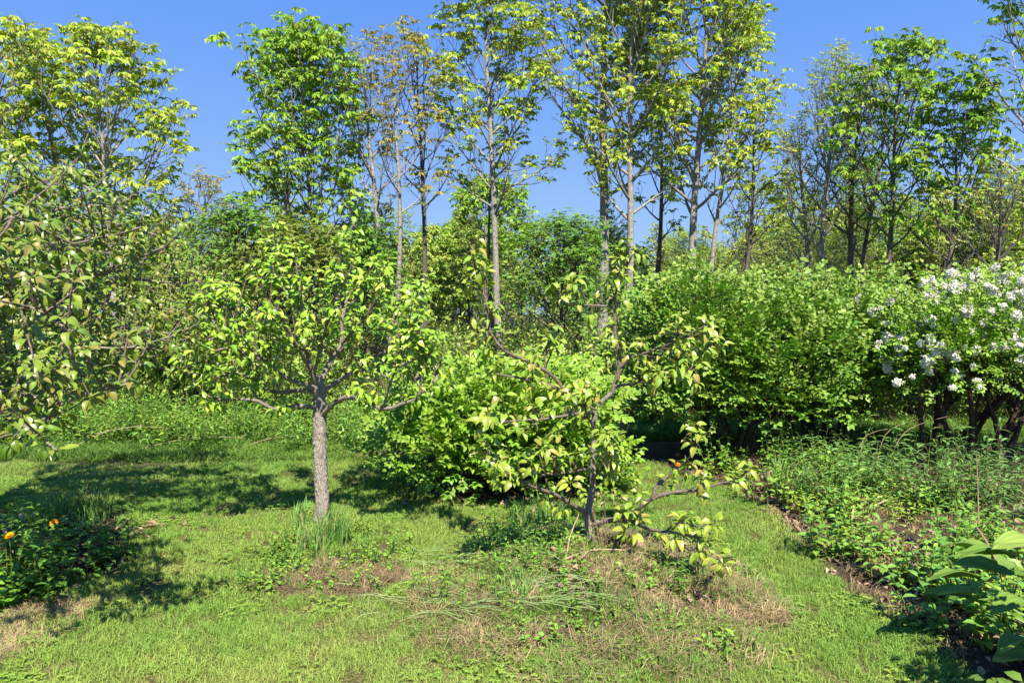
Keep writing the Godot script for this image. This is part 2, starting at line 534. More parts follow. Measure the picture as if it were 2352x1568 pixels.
# ---------------------------------------------------------------- ground
func bed_edge(d: float) -> float:   # the right-hand bed begins here
	var x := 2.02 + 0.12 * sin(d * 1.1 + 0.4) + 0.05 * sin(d * 4.3)
	if d > 5.4: x -= (d - 5.4) * 0.32
	if d < 3.2: x -= (3.2 - d) * 0.1
	return x
func back_edge(x: float) -> float:   # the mown grass ends here
	return 7.15 + 0.12 * sin(x * 2.1) + 0.06 * sin(x * 5.7) + maxf(0.0, -x - 1.0) * -0.06
func ring(x: float, d: float, cx: float, cd: float, r: float) -> float:   # 1 inside a round bed, 0 outside
	var q := Vector2(x - cx, d - cd).length() + 0.16 * noise.get_noise_2d(x * 160, d * 160)
	return 1.0 - smoothstep(r - 0.12, r + 0.10, q)
func height(x: float, d: float) -> float:
	var h := 0.012 * noise2.get_noise_2d(x * 60, d * 60)
	var q := Vector2(x - 0.45, d - 3.95).length()
	h += 0.10 * (1.0 - smoothstep(0.2, 1.15, q))
	q = Vector2(x + 1.3, d - 4.6).length()
	h += 0.035 * (1.0 - smoothstep(0.1, 0.7, q))
	if d < 8.0: h += 0.05 * smoothstep(0.0, 0.5, x - bed_edge(d))
	return h
# [lawn, soil, straw] shares of the ground
func cover(x: float, d: float) -> Vector3:
	var soil := 0.0
	var straw := 0.0
	var lawn := 1.0
	var pear_ring := ring(x, d, -1.28, 4.45, 0.5)
	var front := ring(x, d, -1.05, 3.98, 0.44)
	var young := ring(x, d, 0.52, 3.85, 0.92)
	var left := ring(x, d, -3.6, 4.2, 1.12)
	soil = maxf(soil, maxf(pear_ring * 0.5, front * 0.75))
	straw = maxf(straw, front * 0.4)
	soil = maxf(soil, young * 0.75); straw = maxf(straw, young * (0.45 + 0.5 * noise2.get_noise_2d(x * 180, d * 180)))
	soil = maxf(soil, left)
	lawn -= maxf(maxf(front * 0.7, young * 0.62), maxf(left, pear_ring * 0.45))
	var corner := ring(x, d, -2.55, 3.2, 0.24)
	soil = maxf(soil, corner * 0.7); straw = maxf(straw, corner * 0.8); lawn -= corner * 0.7
	var bed := smoothstep(-0.04, 0.1, x - bed_edge(d) + 0.08 * noise.get_noise_2d(x * 300, d * 300)) if d < 7.5 else 0.0
	soil = maxf(soil, bed); lawn -= bed
	var bush := ring(x, d, -0.1, 6.2, 0.72) 
	soil = maxf(soil, bush); lawn -= bush
	var hedge := ring(x, d, 2.7, 7.2, 1.3)
	soil = maxf(soil, hedge * 0.8); lawn -= hedge * 0.8
	if d > back_edge(x): lawn = minf(lawn, 0.0)
	return Vector3(clampf(lawn, 0, 1), clampf(soil, 0, 1), clampf(straw, 0, 1))

func lines(outer: Array, a: float, b: float, step: float, beyond: Array) -> PackedFloat32Array:
	var l := PackedFloat32Array()
	for q in outer: l.push_back(q)
	var n := int((b - a) / step)
	for k in n + 1: l.push_back(a + k * step)
	for q in beyond: l.push_back(q)
	return l
func make_ground() -> void:
	var xs := lines([-600, -250, -120, -60, -35, -22, -14, -10], -7.0, 7.0, 0.075, [10, 14, 22, 35, 60, 120, 250, 600])
	var ds := lines([-80, -30, -12, -4, -1, 0.5], 1.5, 12.0, 0.075, [13, 15, 18, 23, 30, 42, 60, 100, 180, 350, 700])
	var g := Geo.new()
	for d in ds:
		for x in xs:
			g.v.push_back(Vector3(x, height(x, d), -d))
			var k := cover(x, d)
			var green := Color(0.12, 0.17, 0.035)
			green = mix3(green, Color(0.24, 0.22, 0.08), 0.5 + 0.9 * noise.get_noise_2d(x * 40, d * 40))
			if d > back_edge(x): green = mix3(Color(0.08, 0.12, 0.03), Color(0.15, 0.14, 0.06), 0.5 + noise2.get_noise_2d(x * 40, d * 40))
			var soil := mix3(Color(0.085, 0.058, 0.04), Color(0.15, 0.105, 0.072), 0.5 + noise2.get_noise_2d(x * 300, d * 300))
			soil = mix3(soil, Color(0.36, 0.25, 0.16), k.z * (0.7 + 0.6 * noise.get_noise_2d(x * 500, d * 500)))
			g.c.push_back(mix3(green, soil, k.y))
	var w := xs.size()
	g.n.resize(g.v.size())
	for r in ds.size():
		for q in w:
			var a := g.v[r * w + mini(q + 1, w - 1)] - g.v[r * w + maxi(q - 1, 0)]
			var b := g.v[mini(r + 1, ds.size() - 1) * w + q] - g.v[maxi(r - 1, 0) * w + q]
			g.n[r * w + q] = a.cross(b).normalized() if a.cross(b).y > 0 else b.cross(a).normalized()
	for r in ds.size() - 1:
		for q in w - 1:
			var a := r * w + q
			g.i.append_array([a, a + w, a + 1, a + 1, a + w, a + w + 1])
	tag(part("ground", g.mesh(), M.ground, self), "", "", "", "structure")

# a small square of blades
func turf(blades: int, half: float, lo: float, hi: float, width: float, lean: float, dry: float, hue: Color, dead: Color) -> ArrayMesh:
	var g := Geo.new()
	for k in blades:
		var p := Vector3(rf(-half, half), -0.006, rf(-half, half))
		var h := rf(lo, hi)
		var a := rf(0, TAU)
		var l := lean * rf(0.2, 1.3)
		var off := Vector3(cos(a), 0, sin(a)) * h * l
		var s := Vector3(-sin(a), 0, cos(a)).rotated(Vector3.UP, rf(-1, 1)) * width * 0.5
		var m := p + off * 0.35 + Vector3(0, h * 0.6, 0)
		var tip := p + off + Vector3(0, h * (1.0 - 0.25 * l), 0)
		var q := rf(0.7, 1.3)
		var col := (dead * rf(0.7, 1.2)) if rf(0, 1) < dry else Color(hue.r * q * rf(0.85, 1.2), hue.g * q, hue.b * q)
		var nn := Vector3(cos(a), 0.4, sin(a))
		g.face(p - s, p + s, m + s * 0.8, nn, col)
		g.face(p - s, m + s * 0.8, m - s * 0.8, nn, col)
		g.face(m - s * 0.8, m + s * 0.8, tip, nn, col)
	return g.mesh()

func scatter(t: Array[Transform3D], c: PackedColorArray, x: float, d: float, sc: float, col: Color) -> void:
	t.push_back(Transform3D(Basis(Vector3.UP, rf(0, TAU)).scaled(Vector3(sc, sc * rf(0.8, 1.2), sc)), Vector3(x, height(x, d), -d)))
	c.push_back(col)

func make_lawn() -> void:
	var kinds := []
	for k in 3: kinds.push_back(turf(130, 0.065, 0.016, 0.052, 0.0030, 1.0, 0.13, Color(1, 1, 1), Color(1.75, 1.2, 2.2)))
	for k in 3:
		var t: Array[Transform3D] = []
		var c := PackedColorArray()
		var d := 2.35
		while d < 9.5:
			var step := 0.085 + 0.006 * d
			var x := -0.95 * d - 0.6
			while x < 0.95 * d + 0.6:
				var px := x + rf(-0.06, 0.06)
				var pd := d + rf(-0.06, 0.06)
				var kk := cover(px, pd)
				if pd < back_edge(px) + 0.15 and rf(0, 1) < kk.x * 1.15 and rng.randi() % 3 == k or (kk.x >= 0.5 and rf(0, 1) < 0.3 and pd < back_edge(px)):
					var warm := 0.35 + 0.8 * noise.get_noise_2d(px * 45, pd * 45) + 0.45 * noise2.get_noise_2d(px * 170, pd * 170)
					var col := mix3(Color(0.20, 0.37, 0.055), Color(0.35, 0.44, 0.10), warm)
					if warm > 0.85: col = mix3(col, Color(0.44, 0.38, 0.13), (warm - 0.85) * 2.0)
					scatter(t, c, px, pd, rf(0.75, 1.2), col * rf(0.85, 1.15))
				x += step
			d += step
		var o := copies("lawn_grass", kinds[k], M.grass, t, c, self)
		tag(o, "short mown lawn grass between the round beds and the borders", "grass")

func _ready() -> void:
	rng.seed = 20240527
	noise.seed = 11; noise.frequency = 0.01
	noise2.seed = 57; noise2.frequency = 0.01
	# camera, sky, sun, exposure
	var cam := Camera3D.new()
	cam.name = "camera"
	cam.fov = FOV; cam.near = 0.1; cam.far = 2000
	cam.position = Vector3(0, EYE, 0)
	cam.rotation_degrees = Vector3(-PITCH, 0, 0)
	add_child(cam)
	var env := Environment.new()
	env.background_mode = Environment.BG_SKY
	var sky := Sky.new()
	var sm := ProceduralSkyMaterial.new()
	sm.sky_top_color = Color(0.028, 0.122, 0.45).linear_to_srgb()
	sm.sky_horizon_color = Color(0.238, 0.357, 0.476).linear_to_srgb()
	sm.sky_curve = 0.19
	sm.ground_bottom_color = Color(0.10, 0.13, 0.05).linear_to_srgb()
	sm.ground_horizon_color = Color(0.25, 0.33, 0.25).linear_to_srgb()
	sm.sun_angle_max = 1.0
	sky.sky_material = sm
	env.sky = sky
	env.tonemap_mode = Environment.TONE_MAPPER_LINEAR
	env.tonemap_exposure = 2.1
	env.sdfgi_enabled = true; env.ssao_enabled = true; env.ssil_enabled = true
	var we := WorldEnvironment.new()
	we.name = "world"; we.environment = env
	add_child(we)
	var sun := DirectionalLight3D.new()
	sun.name = "sun"
	sun.light_energy = 1.6; sun.light_color = Color(1.0, 0.965, 0.90)
	sun.light_angular_distance = 0.5; sun.shadow_enabled = true
	sun.rotation_degrees = Vector3(-51, 12, 0)
	add_child(sun)

	# materials
	M.bark_tone = speckle(0.6, 1.0, 0.03, 5)
	M.bark_relief = speckle(0.0, 1.0, 0.035, 9)
	M.grey_bark = bark_material(Vector3(3, 0.8, 3), 0.0)
	M.pear_bark = bark_material(Vector3(9, 3.0, 9), 0.25)
	M.tree_leaf = leaf_material(0.5, Color(0.75, 0.85, 0.3), 0.4)
	M.pear_leaf = leaf_material(0.36, Color(0.5, 0.6, 0.15), 0.5)
	M.shrub_leaf = leaf_material(0.45, Color(0.6, 0.75, 0.25), 0.45)
	M.grass = leaf_material(0.55, Color(0.6, 0.7, 0.25), 0.35)
	M.petal = leaf_material(0.7, Color(0.5, 0.5, 0.45), 0.2)
	M.dead = leaf_material(0.85, Color(0.2, 0.2, 0.15), 0.2)
	var gm := StandardMaterial3D.new()
	gm.vertex_color_use_as_albedo = true; gm.roughness = 0.95; gm.metallic_specular = 0.2
	gm.albedo_texture = speckle(0.55, 1.0, 0.05, 21)
	gm.uv1_triplanar = true; gm.uv1_world_triplanar = true; gm.uv1_scale = Vector3(1.7, 1.7, 1.7)
	gm.heightmap_enabled = true; gm.heightmap_scale = 0.5; gm.heightmap_texture = M.bark_relief
	M.ground = gm

	make_ground()
	make_lawn()
	make_woods()
	make_shrubs()
	make_pears()
	make_beds()
	make_small_things()

func make_woods() -> void:
	var lime := [bunch(4, 5, 0.105, 0.30, 0.2, 0.12), bunch(4, 5, 0.115, 0.36, 0.2, 0.25), bunch(3, 5, 0.10, 0.25, 0.25, 0.15)]
	var fine := [bunch(4, 4, 0.05, 0.12, 0.25, 0.25), bunch(3, 4, 0.055, 0.15, 0.3, 0.3)]
	var broad := [spray(9, 0.085, 0.2, 0.35), spray(7, 0.09, 0.17, 0.45), spray(10, 0.075, 0.22, 0.4)]
	var gr := Color(0.42, 0.39, 0.34)
	var dk := Color(0.19, 0.165, 0.14)
	var yg := Color(0.44, 0.54, 0.07)
	var gn := Color(0.29, 0.46, 0.05)
	var am := Color(0.40, 0.37, 0.09)
	var pale := Color(0.42, 0.50, 0.12)
	# [label, base x, top x, top y, distance, trunk radius, crown start, reach, limbs, tint, leaves, bark, fullness, lift, leaf size, twigs]
	var list := [
		["tall yellow-green tree at the left edge of the photo, cut by the frame", -70, 10, 90, 12.0, 0.07, 0.42, 1.3, 18, yg, lime, gr, 0.9, 0.7, 1.0, 1.0],
		["broad yellow-green tree rising behind the bronze-leaved pear tree at left", 285, 215, 110, 13.0, 0.075, 0.33, 1.85, 32, yg, lime, gr, 0.95, 0.65, 1.0, 1.05],
		["second yellow-green tree behind the left pear, its narrow top left of the broad one", 205, 75, 125, 13.6, 0.06, 0.40, 1.25, 18, yg, lime, gr, 0.95, 0.7, 1.0, 1.0],
		["leafy bright green tree with a rounded crown above the middle pear tree", 745, 690, 105, 13.0, 0.055, 0.34, 1.6, 36, gn, lime, gr, 1.1, 0.75, 1.0, 1.15],
		["small dark-stemmed tree just left of the rounded bright green tree", 680, 650, 330, 12.4, 0.045, 0.40, 0.8, 14, gn, lime, dk, 0.8, 0.8, 0.9, 0.9],
		["nearly bare pale-barked tree with ascending limbs above the middle pear tree's right side", 893, 838, 118, 13.4, 0.075, 0.44, 1.1, 18, am, fine, gr, 0.75, 1.0, 1.2, 0.9],
		["slender pale tree standing against the nearly bare one, with amber leaf tufts at its top", 912, 905, 95, 13.6, 0.06, 0.46, 0.9, 16, am, lime, gr, 0.5, 1.0, 0.75, 0.8],
		["dark straight-trunked tree with thin side limbs and amber new leaves, left of centre", 982, 962, 92, 14.5, 0.065, 0.44, 1.05, 20, am, lime, dk, 0.6, 0.7, 0.8, 0.85],
		["tall grey-trunked tree with a full yellow-green crown, left of the two tallest trunks", 1157, 1118, -70, 15.0, 0.085, 0.40, 1.55, 34, yg, lime, gr, 1.15, 0.65, 0.92, 1.25],
		["thin dark tree close beside the grey trunk left of centre", 1128, 1120, 330, 15.6, 0.05, 0.5, 0.6, 9, gn, lime, dk, 0.7, 0.8, 0.9, 0.8],
		["tallest pale grey tree with long arching limbs behind the young pear tree", 1378, 1405, -340, 15.0, 0.12, 0.34, 2.2, 42, yg, lime, gr, 0.95, 0.6, 0.9, 1.2],
		["tall grey tree just right of the tallest one, forked branches on its right side", 1434, 1465, -210, 14.2, 0.085, 0.33, 1.65, 36, yg, lime, gr, 0.95, 0.75, 0.9, 1.2],
		["thin dark tree between the tallest pair and the twin-stemmed tree", 1503, 1530, 170, 17.0, 0.075, 0.42, 1.0, 16, yg, lime, dk, 0.6, 0.8, 0.9, 0.9],
		["grey-trunked tree with a wide yellow-green crown reaching right, right of centre", 1590, 1630, -160, 14.5, 0.095, 0.36, 2.1, 40, yg, lime, gr, 1.0, 0.55, 0.95, 1.2],
		["slimmer grey stem standing against the wide-crowned tree right of centre", 1608, 1700, 40, 15.0, 0.065, 0.44, 1.25, 20, yg, lime, gr, 0.85, 0.8, 1.0, 0.9],
		["slender tree with sparse bright leaves where the blue sky opens to the right", 1706, 1738, 225, 15.0, 0.06, 0.40, 0.85, 18, yg, lime, dk, 0.75, 0.75, 0.9, 0.9],
		["thin twiggy tree with few leaves, left one of the bare cluster at right", 1858, 1842, 300, 15.0, 0.065, 0.40, 1.0, 18, pale, fine, gr, 0.7, 1.0, 1.0, 1.2],
		["twiggy tree with tiny new leaves, its top highest in the bare cluster at right", 1893, 1915, 160, 14.0, 0.075, 0.40, 1.25, 24, pale, fine, gr, 0.8, 1.0, 1.1, 1.3],
		["dark twiggy trunk in the middle of the bare cluster at right", 1937, 1985, 190, 14.4, 0.08, 0.42, 1.15, 22, pale, fine, dk, 0.8, 1.0, 1.1, 1.3],
		["leaning twiggy tree, right one of the bare cluster at right", 1955, 2040, 210, 15.0, 0.06, 0.42, 1.0, 18, pale, fine, dk, 0.8, 0.9, 1.1, 1.2],
		["leafy green tree with a pointed top behind the white-flowered shrub's left end", 2030, 2080, 138, 13.0, 0.06, 0.40, 1.4, 24, gn, lime, dk, 0.85, 0.7, 1.0, 1.0],
		["green tree with loose drooping limbs between the pointed one and the right edge", 2150, 2200, 250, 12.4, 0.055, 0.40, 1.2, 20, gn, lime, dk, 0.75, 0.6, 1.0, 0.95],
		["tall tree at the right edge of the photo with limbs hanging in from the frame", 2385, 2370, -120, 11.5, 0.08, 0.38, 1.15, 24, gn, lime, gr, 0.75, 0.5, 0.9, 0.95],
		["small forked dark tree with bare twigs above the white flowers", 2262, 2290, 440, 10.0, 0.05, 0.35, 1.0, 14, pale, fine, dk, 0.5, 0.8, 1.0, 1.3],
		["young reddish-budded tree between the broad tree at left and the dark round maple", 470, 455, 440, 14.0, 0.05, 0.3, 0.9, 16, Color(0.40, 0.36, 0.10), fine, gr, 0.9, 0.9, 1.3, 1.2],
	]
	for s in list:
		var d: float = s[4]
		var base := Vector3(at(s[1], 720, d).x, 0, -d)
		base.y = height(base.x, d)
		var top := at(s[2], s[3], d) - base
		var t := thing("tall_tree", s[0], "tree", base)
		tall_tree(t, top, s[5], s[6], s[7], s[8], s[9], s[10], s[11], s[12], s[13], s[14], s[15])
	# maples in dense leaf
	var mg := Color(0.17, 0.33, 0.04)
	var mb := Color(0.24, 0.30, 0.045)
	for s in [
		["dense dark green maple behind the young pear tree, right of centre", 1325, 1290, 545, 12.8, 0.95, mg],
		["dense green maple behind the left side of the middle pear tree", 560, 545, 520, 12.0, 0.9, mg],
		["bronze-tipped green maple low behind the top of the middle pear tree", 700, 690, 570, 11.4, 0.9, mb],
		["dark green maple behind the upright shoot of the middle pear tree", 850, 845, 560, 11.8, 0.55, mg],
	]:
		var d: float = s[4]
		var base := Vector3(at(s[1], 720, d).x, 0, -d)
		var t := thing("maple_tree", s[0], "tree", base)
		tall_tree(t, at(s[2], s[3], d) - base, 0.05, 0.24, s[5], 34, s[6], broad, dk, 1.0, 0.35, 1.0, 1.3)
	# young growth behind: six kinds grown once, then copied
	var kinds := []
	for k in 6:
		var t := thing("sapling", "slim young tree in the light green thicket behind the lawn", "tree", Vector3.ZERO, "saplings in the thicket behind the lawn")
		tall_tree(t, Vector3(rf(-0.3, 0.3), rf(3.2, 4.6), 0), 0.03, 0.16, rf(0.55, 0.8), 20, [pale, gn, yg, Color(0.36, 0.46, 0.09), pale, gn][k], fine if k % 2 else lime, gr if k % 3 else dk, 0.85, 0.9, 0.85 if k % 2 == 0 else 1.35, 0.9)
		kinds.push_back(t)
	var n := 0
	for k in 200:
		var d := rf(15.0, 32.0)
		var x := rf(-0.82, 0.82) * d
		var t: Node3D = kinds[k % 6]
		if n >= 6:
			t = kinds[k % 6].duplicate()
			t.name = numbered("sapling"); add_child(t)
		n += 1
		t.position = Vector3(x, 0, -d)
		t.rotation.y = rf(0, TAU)
		t.scale = Vector3.ONE * rf(0.65, 1.1) * (0.85 if x > 0.08 * d and x < 0.3 * d else 1.0) * lerpf(0.9, 1.35, (d - 15.0) / 17.0) * (1.25 if x > 0.36 * d or k % 9 == 0 else 1.0)
	# far woods
	var far := []
	for k in 5:
		var t := thing("woodland_tree", "leafy tree in the far woods closing the view behind the thicket", "tree", Vector3.ZERO, "trees of the far woods")
		tall_tree(t, Vector3(rf(-0.4, 0.4), rf(5.0, 6.2), 0), 0.07, 0.12, 1.8, 34, [pale, gn, Color(0.38, 0.50, 0.09), yg, Color(0.33, 0.47, 0.08)][k], lime, gr if k % 2 else dk, 0.9, 0.6, 1.5, 0.9)
		far.push_back(t)
	n = 0
	var spots := []
	for k in 56:
		var d := rf(34.0, 62.0)
		spots.push_back([lerpf(-0.95, 0.95, (k + rf(0, 1)) / 56.0) * d, d, rf(0.8, 1.1)])
	# nearer ones that the photograph shows: pale pair left of centre, dark wall at right
	for s in [[1125, 25.0, 1.0], [985, 24.0, 0.75], [1060, 27.0, 0.8], [2050, 19.0, 0.62], [2130, 18.0, 0.66], [2200, 20.0, 0.72], [2290, 17.0, 0.68], [2360, 19.0, 0.8], [2440, 18.0, 0.85], [1960, 24.0, 0.6], [500, 24.0, 0.55], [420, 26.0, 0.6], [300, 24.0, 0.7], [130, 20.0, 0.8], [20, 22.0, 0.85], [800, 26.0, 0.7]]:
		spots.push_back([at(s[0], 720, s[1]).x, s[1], s[2]])
	for s in spots:
		var t: Node3D = far[n % 5]
		if n >= 5:
			t = far[n % 5].duplicate()
			t.name = numbered("woodland_tree"); add_child(t)
		n += 1
		t.position = Vector3(s[0], 0, -s[1])
		t.rotation.y = rf(0, TAU)
		t.scale = Vector3.ONE * s[2]

func make_shrubs() -> void:
	var brown := Color(0.11, 0.08, 0.06)
	# the round bush in the middle
	var hb := []
	for k in 4: hb.push_back(leafy_twig(4, 0.17, 0.062, 0.038, Color(0.12, 0.10, 0.05)))
	var b := thing("round_bush", "round bright green bush with small pale flowers in the middle of the lawn", "bush", Vector3(-0.08, 0.0, -6.25))
	var ends := shrub(b, [[Vector3(0, 0.48, 0), Vector3(0.98, 0.60, 0.85)], [Vector3(0.25, 0.58, 0.1), Vector3(0.78, 0.50, 0.7)], [Vector3(-0.35, 0.32, 0.2), Vector3(0.80, 0.48, 0.7)], [Vector3(0.25, 0.25, 0.3), Vector3(0.8, 0.35, 0.55)]], 12, 0.014, 2500, hb, M.shrub_leaf, [Color(0.17, 0.34, 0.03), Color(0.31, 0.45, 0.05)], brown, 0.05, 0.3, 300)
	var ft: Array[Transform3D] = []
	var fc := PackedColorArray()
	for e in ends:
		if e[2] > 0.85 and rf(0, 1) < 0.35:
			for j in 3:
				ft.push_back(Transform3D(facing((e[1] + rdir() * 0.5 + Vector3(0, -0.5, 0)).normalized(), Vector3.UP).scaled(Vector3.ONE * rf(0.7, 1.1)), e[0] + e[1] * rf(0.03, 0.1)))
				fc.push_back(mix3(Color(0.75, 0.68, 0.36), Color(0.78, 0.52, 0.40), rf(0, 1)))
	var fg := Geo.new()
	for k in 5: leaflet(fg, Vector3.ZERO, Vector3(cos(k * 1.26) * 0.35, sin(k * 1.26) * 0.35, 1).normalized(), Vector3.UP, 0.02, 0.008, 0.2, Color.WHITE)
	copies("blossom", fg.mesh(), M.petal, ft, fc, b)
	# the tall shrubs at right
	var vb := []
	for k in 4: vb.push_back(leafy_twig(4, 0.17, 0.055, 0.036, Color(0.12, 0.09, 0.05)))
	var vt := [Color(0.14, 0.30, 0.035), Color(0.30, 0.40, 0.065)]
	b = thing("tall_shrub", "tall leafy green shrub with dark stems right behind the young pear tree", "bush", Vector3(2.35, 0.02, -7.3))
	shrub(b, [[Vector3(0, 1.25, 0), Vector3(1.1, 0.72, 0.9)], [Vector3(-0.45, 1.3, 0), Vector3(0.7, 0.65, 0.8)], [Vector3(0.3, 0.95, 0.35), Vector3(0.9, 0.6, 0.7)], [Vector3(-0.3, 0.85, 0.35), Vector3(0.6, 0.5, 0.5)], [Vector3(0.1, 0.62, 0.2), Vector3(1.1, 0.4, 0.8)]], 13, 0.022, 3800, vb, M.shrub_leaf, vt, brown, 0.3, 0.28, 300)
	b = thing("tall_shrub", "wide green shrub joining the stemmed shrub to the white-flowered one", "bush", Vector3(3.55, 0.02, -7.7))
	shrub(b, [[Vector3(0, 1.2, 0), Vector3(1.15, 0.75, 0.9)], [Vector3(-0.3, 1.15, 0.4), Vector3(0.9, 0.55, 0.6)], [Vector3(0, 0.68, 0.2), Vector3(1.1, 0.4, 0.8)]], 10, 0.022, 3000, vb, M.shrub_leaf, vt, brown, 0.5, 0.25, 300)
	b = thing("flowering_shrub", "arching shrub covered with clusters of white flowers at the right edge", "bush", Vector3(4.45, 0.02, -6.7))
	var wv := []
	for k in 3: wv.push_back(leafy_twig(4, 0.15, 0.045, 0.026, Color(0.12, 0.09, 0.05)))
	ends = shrub(b, [[Vector3(0.25, 1.25, 0), Vector3(1.15, 0.68, 0.9)], [Vector3(0.9, 1.1, 0.2), Vector3(1.0, 0.7, 0.8)], [Vector3(-0.35, 1.05, 0.3), Vector3(0.55, 0.5, 0.5)]], 14, 0.03, 2800, wv, M.shrub_leaf, [Color(0.17, 0.32, 0.035), Color(0.32, 0.46, 0.05)], brown, 0.5, 0.45, 300)
	var flower := Geo.new()
	for k in 40:
		var d := rdir(); d.y = absf(d.y)
		var p := d * 0.05 * rf(0.6, 1.0)
		for q in 4: leaflet(flower, p, (d * 0.5 + rdir()).normalized(), d, 0.024, 0.018, 0.1, Color(1, 1, 1) * rf(0.85, 1.0))
	var fm := flower.mesh()
	var wt := Leaves.new()
	for e in ends:
		var p: Vector3 = e[0]
		if e[2] > 0.72 and e[1].z > -0.3 and rf(0, 1) < (0.8 if p.y > 1.05 and p.x < 1.3 else 0.3) * (1.0 if noise.get_noise_3d(p.x * 90, p.y * 90, p.z * 90) > -0.15 else 0.2):
			wt.add(Transform3D(facing(e[1], Vector3(0.1, 0.5, 1)).rotated(Vector3.UP, rf(0, 6)).scaled(Vector3.ONE * rf(0.5, 1.0)), p + e[1] * rf(0.06, 0.16)), Color(0.88, 0.86, 0.76))
	put_leaves(b, [fm], wt, M.petal, 300, "flower_cluster", "flower_clusters")
	# low dark thicket under and behind the shrubs
	b = thing("tall_shrub", "low shaded bush under the bare cluster of trees behind the hedge", "bush", Vector3(5.3, 0, -9.6))
	shrub(b, [[Vector3(0, 0.9, 0), Vector3(2.0, 0.9, 0.9)]], 8, 0.02, 1500, vb, M.shrub_leaf, vt, brown, 0.2, 0.5, 0, 1.2)

func make_pears() -> void:
	var wood := Color(0.38, 0.325, 0.27)
	var shapes := []
	for k in 6: shapes.push_back(leaf_shape(0.070, 0.031 + 0.003 * (k % 3), 0.2 + 0.13 * (k % 3), 0.25 + 0.12 * k, 0.12 * (k % 2) - 0.06, 0.026, Color.WHITE, 0.43, 6))
	# the middle pear tree
	var base := at(738, 1222, 4.9)
	base.y = height(base.x, 4.9)
	var b := thing("pear_tree", "bright green pear tree with one straight trunk on the left of the lawn", "tree", base)
	var lv := Leaves.new()
	var tr := smooth([Vector3(0.0, -0.06, 0), Vector3(0.0, 0.05, 0)] + rel(b, [[740, 1160, 4.9], [735, 1050, 4.9], [734, 960, 4.9], [733, 905, 4.9], [727, 862, 4.88]]), 40)
	var g := Geo.new()
	var rr := PackedFloat32Array()
	for k in 41: rr.push_back(0.049 * (1.0 + 0.55 * exp(-k * 0.55)) * lerpf(1.02, 0.90, k / 40.0) * (1.0 - 0.25 * maxf(0, k - 36) / 4.0))
	part("trunk", bark_trunk(tr, rr, wood * 1.35, 44, 130, 0.2), M.pear_bark, b)
	var t1 := [Color(0.17, 0.34, 0.022), Color(0.31, 0.46, 0.03), Color(0.40, 0.47, 0.05)]
	for s in [
		[[[729, 885, 4.88], [714, 851, 4.8], [703, 788, 4.75], [701, 735, 4.7], [690, 680, 4.65], [680, 600, 4.6]], 0.022, 0.006],
		[[[735, 880, 4.9], [752, 841, 4.95], [783, 788, 5.0], [784, 735, 5.0], [788, 703, 5.05], [767, 682, 5.1]], 0.021, 0.007],
		[[[785, 735, 5.0], [804, 650, 5.05], [805, 611, 5.05], [807, 576, 5.05], [809, 523, 5.0], [811, 488, 5.0], [790, 470, 4.98]], 0.013, 0.005],
		[[[740, 952, 4.88], [767, 925, 4.78], [805, 911, 4.65], [841, 922, 4.55], [883, 940, 4.5], [929, 925, 4.45], [961, 913, 4.42], [966, 880, 4.42], [961, 823, 4.4], [961, 780, 4.4]], 0.021, 0.006],
		[[[950, 916, 4.43], [992, 883, 4.45], [1005, 850, 4.5], [990, 810, 4.5]], 0.009, 0.004],
		[[[740, 900, 4.9], [805, 858, 5.0], [851, 844, 5.1], [869, 837, 5.1], [887, 798, 5.15], [897, 774, 5.15], [902, 735, 5.2], [915, 690, 5.2]], 0.018, 0.006],
		[[[851, 844, 5.1], [922, 837, 5.2], [960, 820, 5.25], [985, 800, 5.3]], 0.009, 0.004],
		[[[725, 936, 4.88], [678, 932, 4.85], [640, 940, 4.75], [618, 936, 4.7], [583, 918, 4.65], [520, 918, 4.6], [484, 913, 4.55], [450, 885, 4.5]], 0.018, 0.005],
		[[[725, 905, 4.9], [703, 895, 4.9], [660, 900, 4.95], [611, 897, 5.0], [590, 876, 5.0], [576, 862, 5.0], [565, 788, 5.05], [551, 763, 5.1], [530, 700, 5.1]], 0.018, 0.005],
		[[[726, 890, 4.88], [664, 872, 4.7], [632, 851, 4.6], [604, 827, 4.55], [576, 802, 4.5], [540, 740, 4.45], [520, 690, 4.4]], 0.018, 0.005],
		[[[590, 872, 4.98], [541, 858, 4.9], [488, 869, 4.85], [452, 855, 4.8]], 0.009, 0.004],
		[[[712, 850, 4.82], [680, 790, 4.6], [640, 720, 4.45], [611, 682, 4.4], [600, 640, 4.35]], 0.013, 0.004],
		[[[720, 865, 4.85], [735, 800, 4.6], [755, 730, 4.4], [770, 670, 4.3], [765, 620, 4.25]], 0.013, 0.004],
		[[[783, 790, 5.0], [830, 740, 4.8], [860, 690, 4.7], [870, 650, 4.65]], 0.011, 0.004],
		[[[887, 798, 5.15], [930, 750, 5.1], [960, 700, 5.0], [975, 660, 4.95]], 0.010, 0.004],
		[[[880, 938, 4.5], [900, 870, 4.4], [930, 800, 4.3], [940, 740, 4.3]], 0.010, 0.004],
		[[[565, 788, 5.05], [520, 770, 5.0], [480, 780, 4.95], [450, 800, 4.9]], 0.009, 0.004],
		[[[604, 827, 4.55], [540, 800, 4.4], [490, 740, 4.3], [470, 690, 4.3]], 0.010, 0.004],
		[[[760, 715, 4.38], [800, 700, 4.3], [850, 670, 4.3], [880, 640, 4.3]], 0.009, 0.004],
		[[[701, 735, 4.7], [650, 660, 4.9], [630, 600, 5.0], [625, 560, 5.05]], 0.009, 0.004],
	]:
		pear_branch(b, lv, smooth(rel(b, s[0]), 16), s[1], s[2], wood, t1, 0.9, 0.87, 0.5, 0.34, 0.2)
	put_leaves(b, shapes, lv, M.pear_leaf, 300)
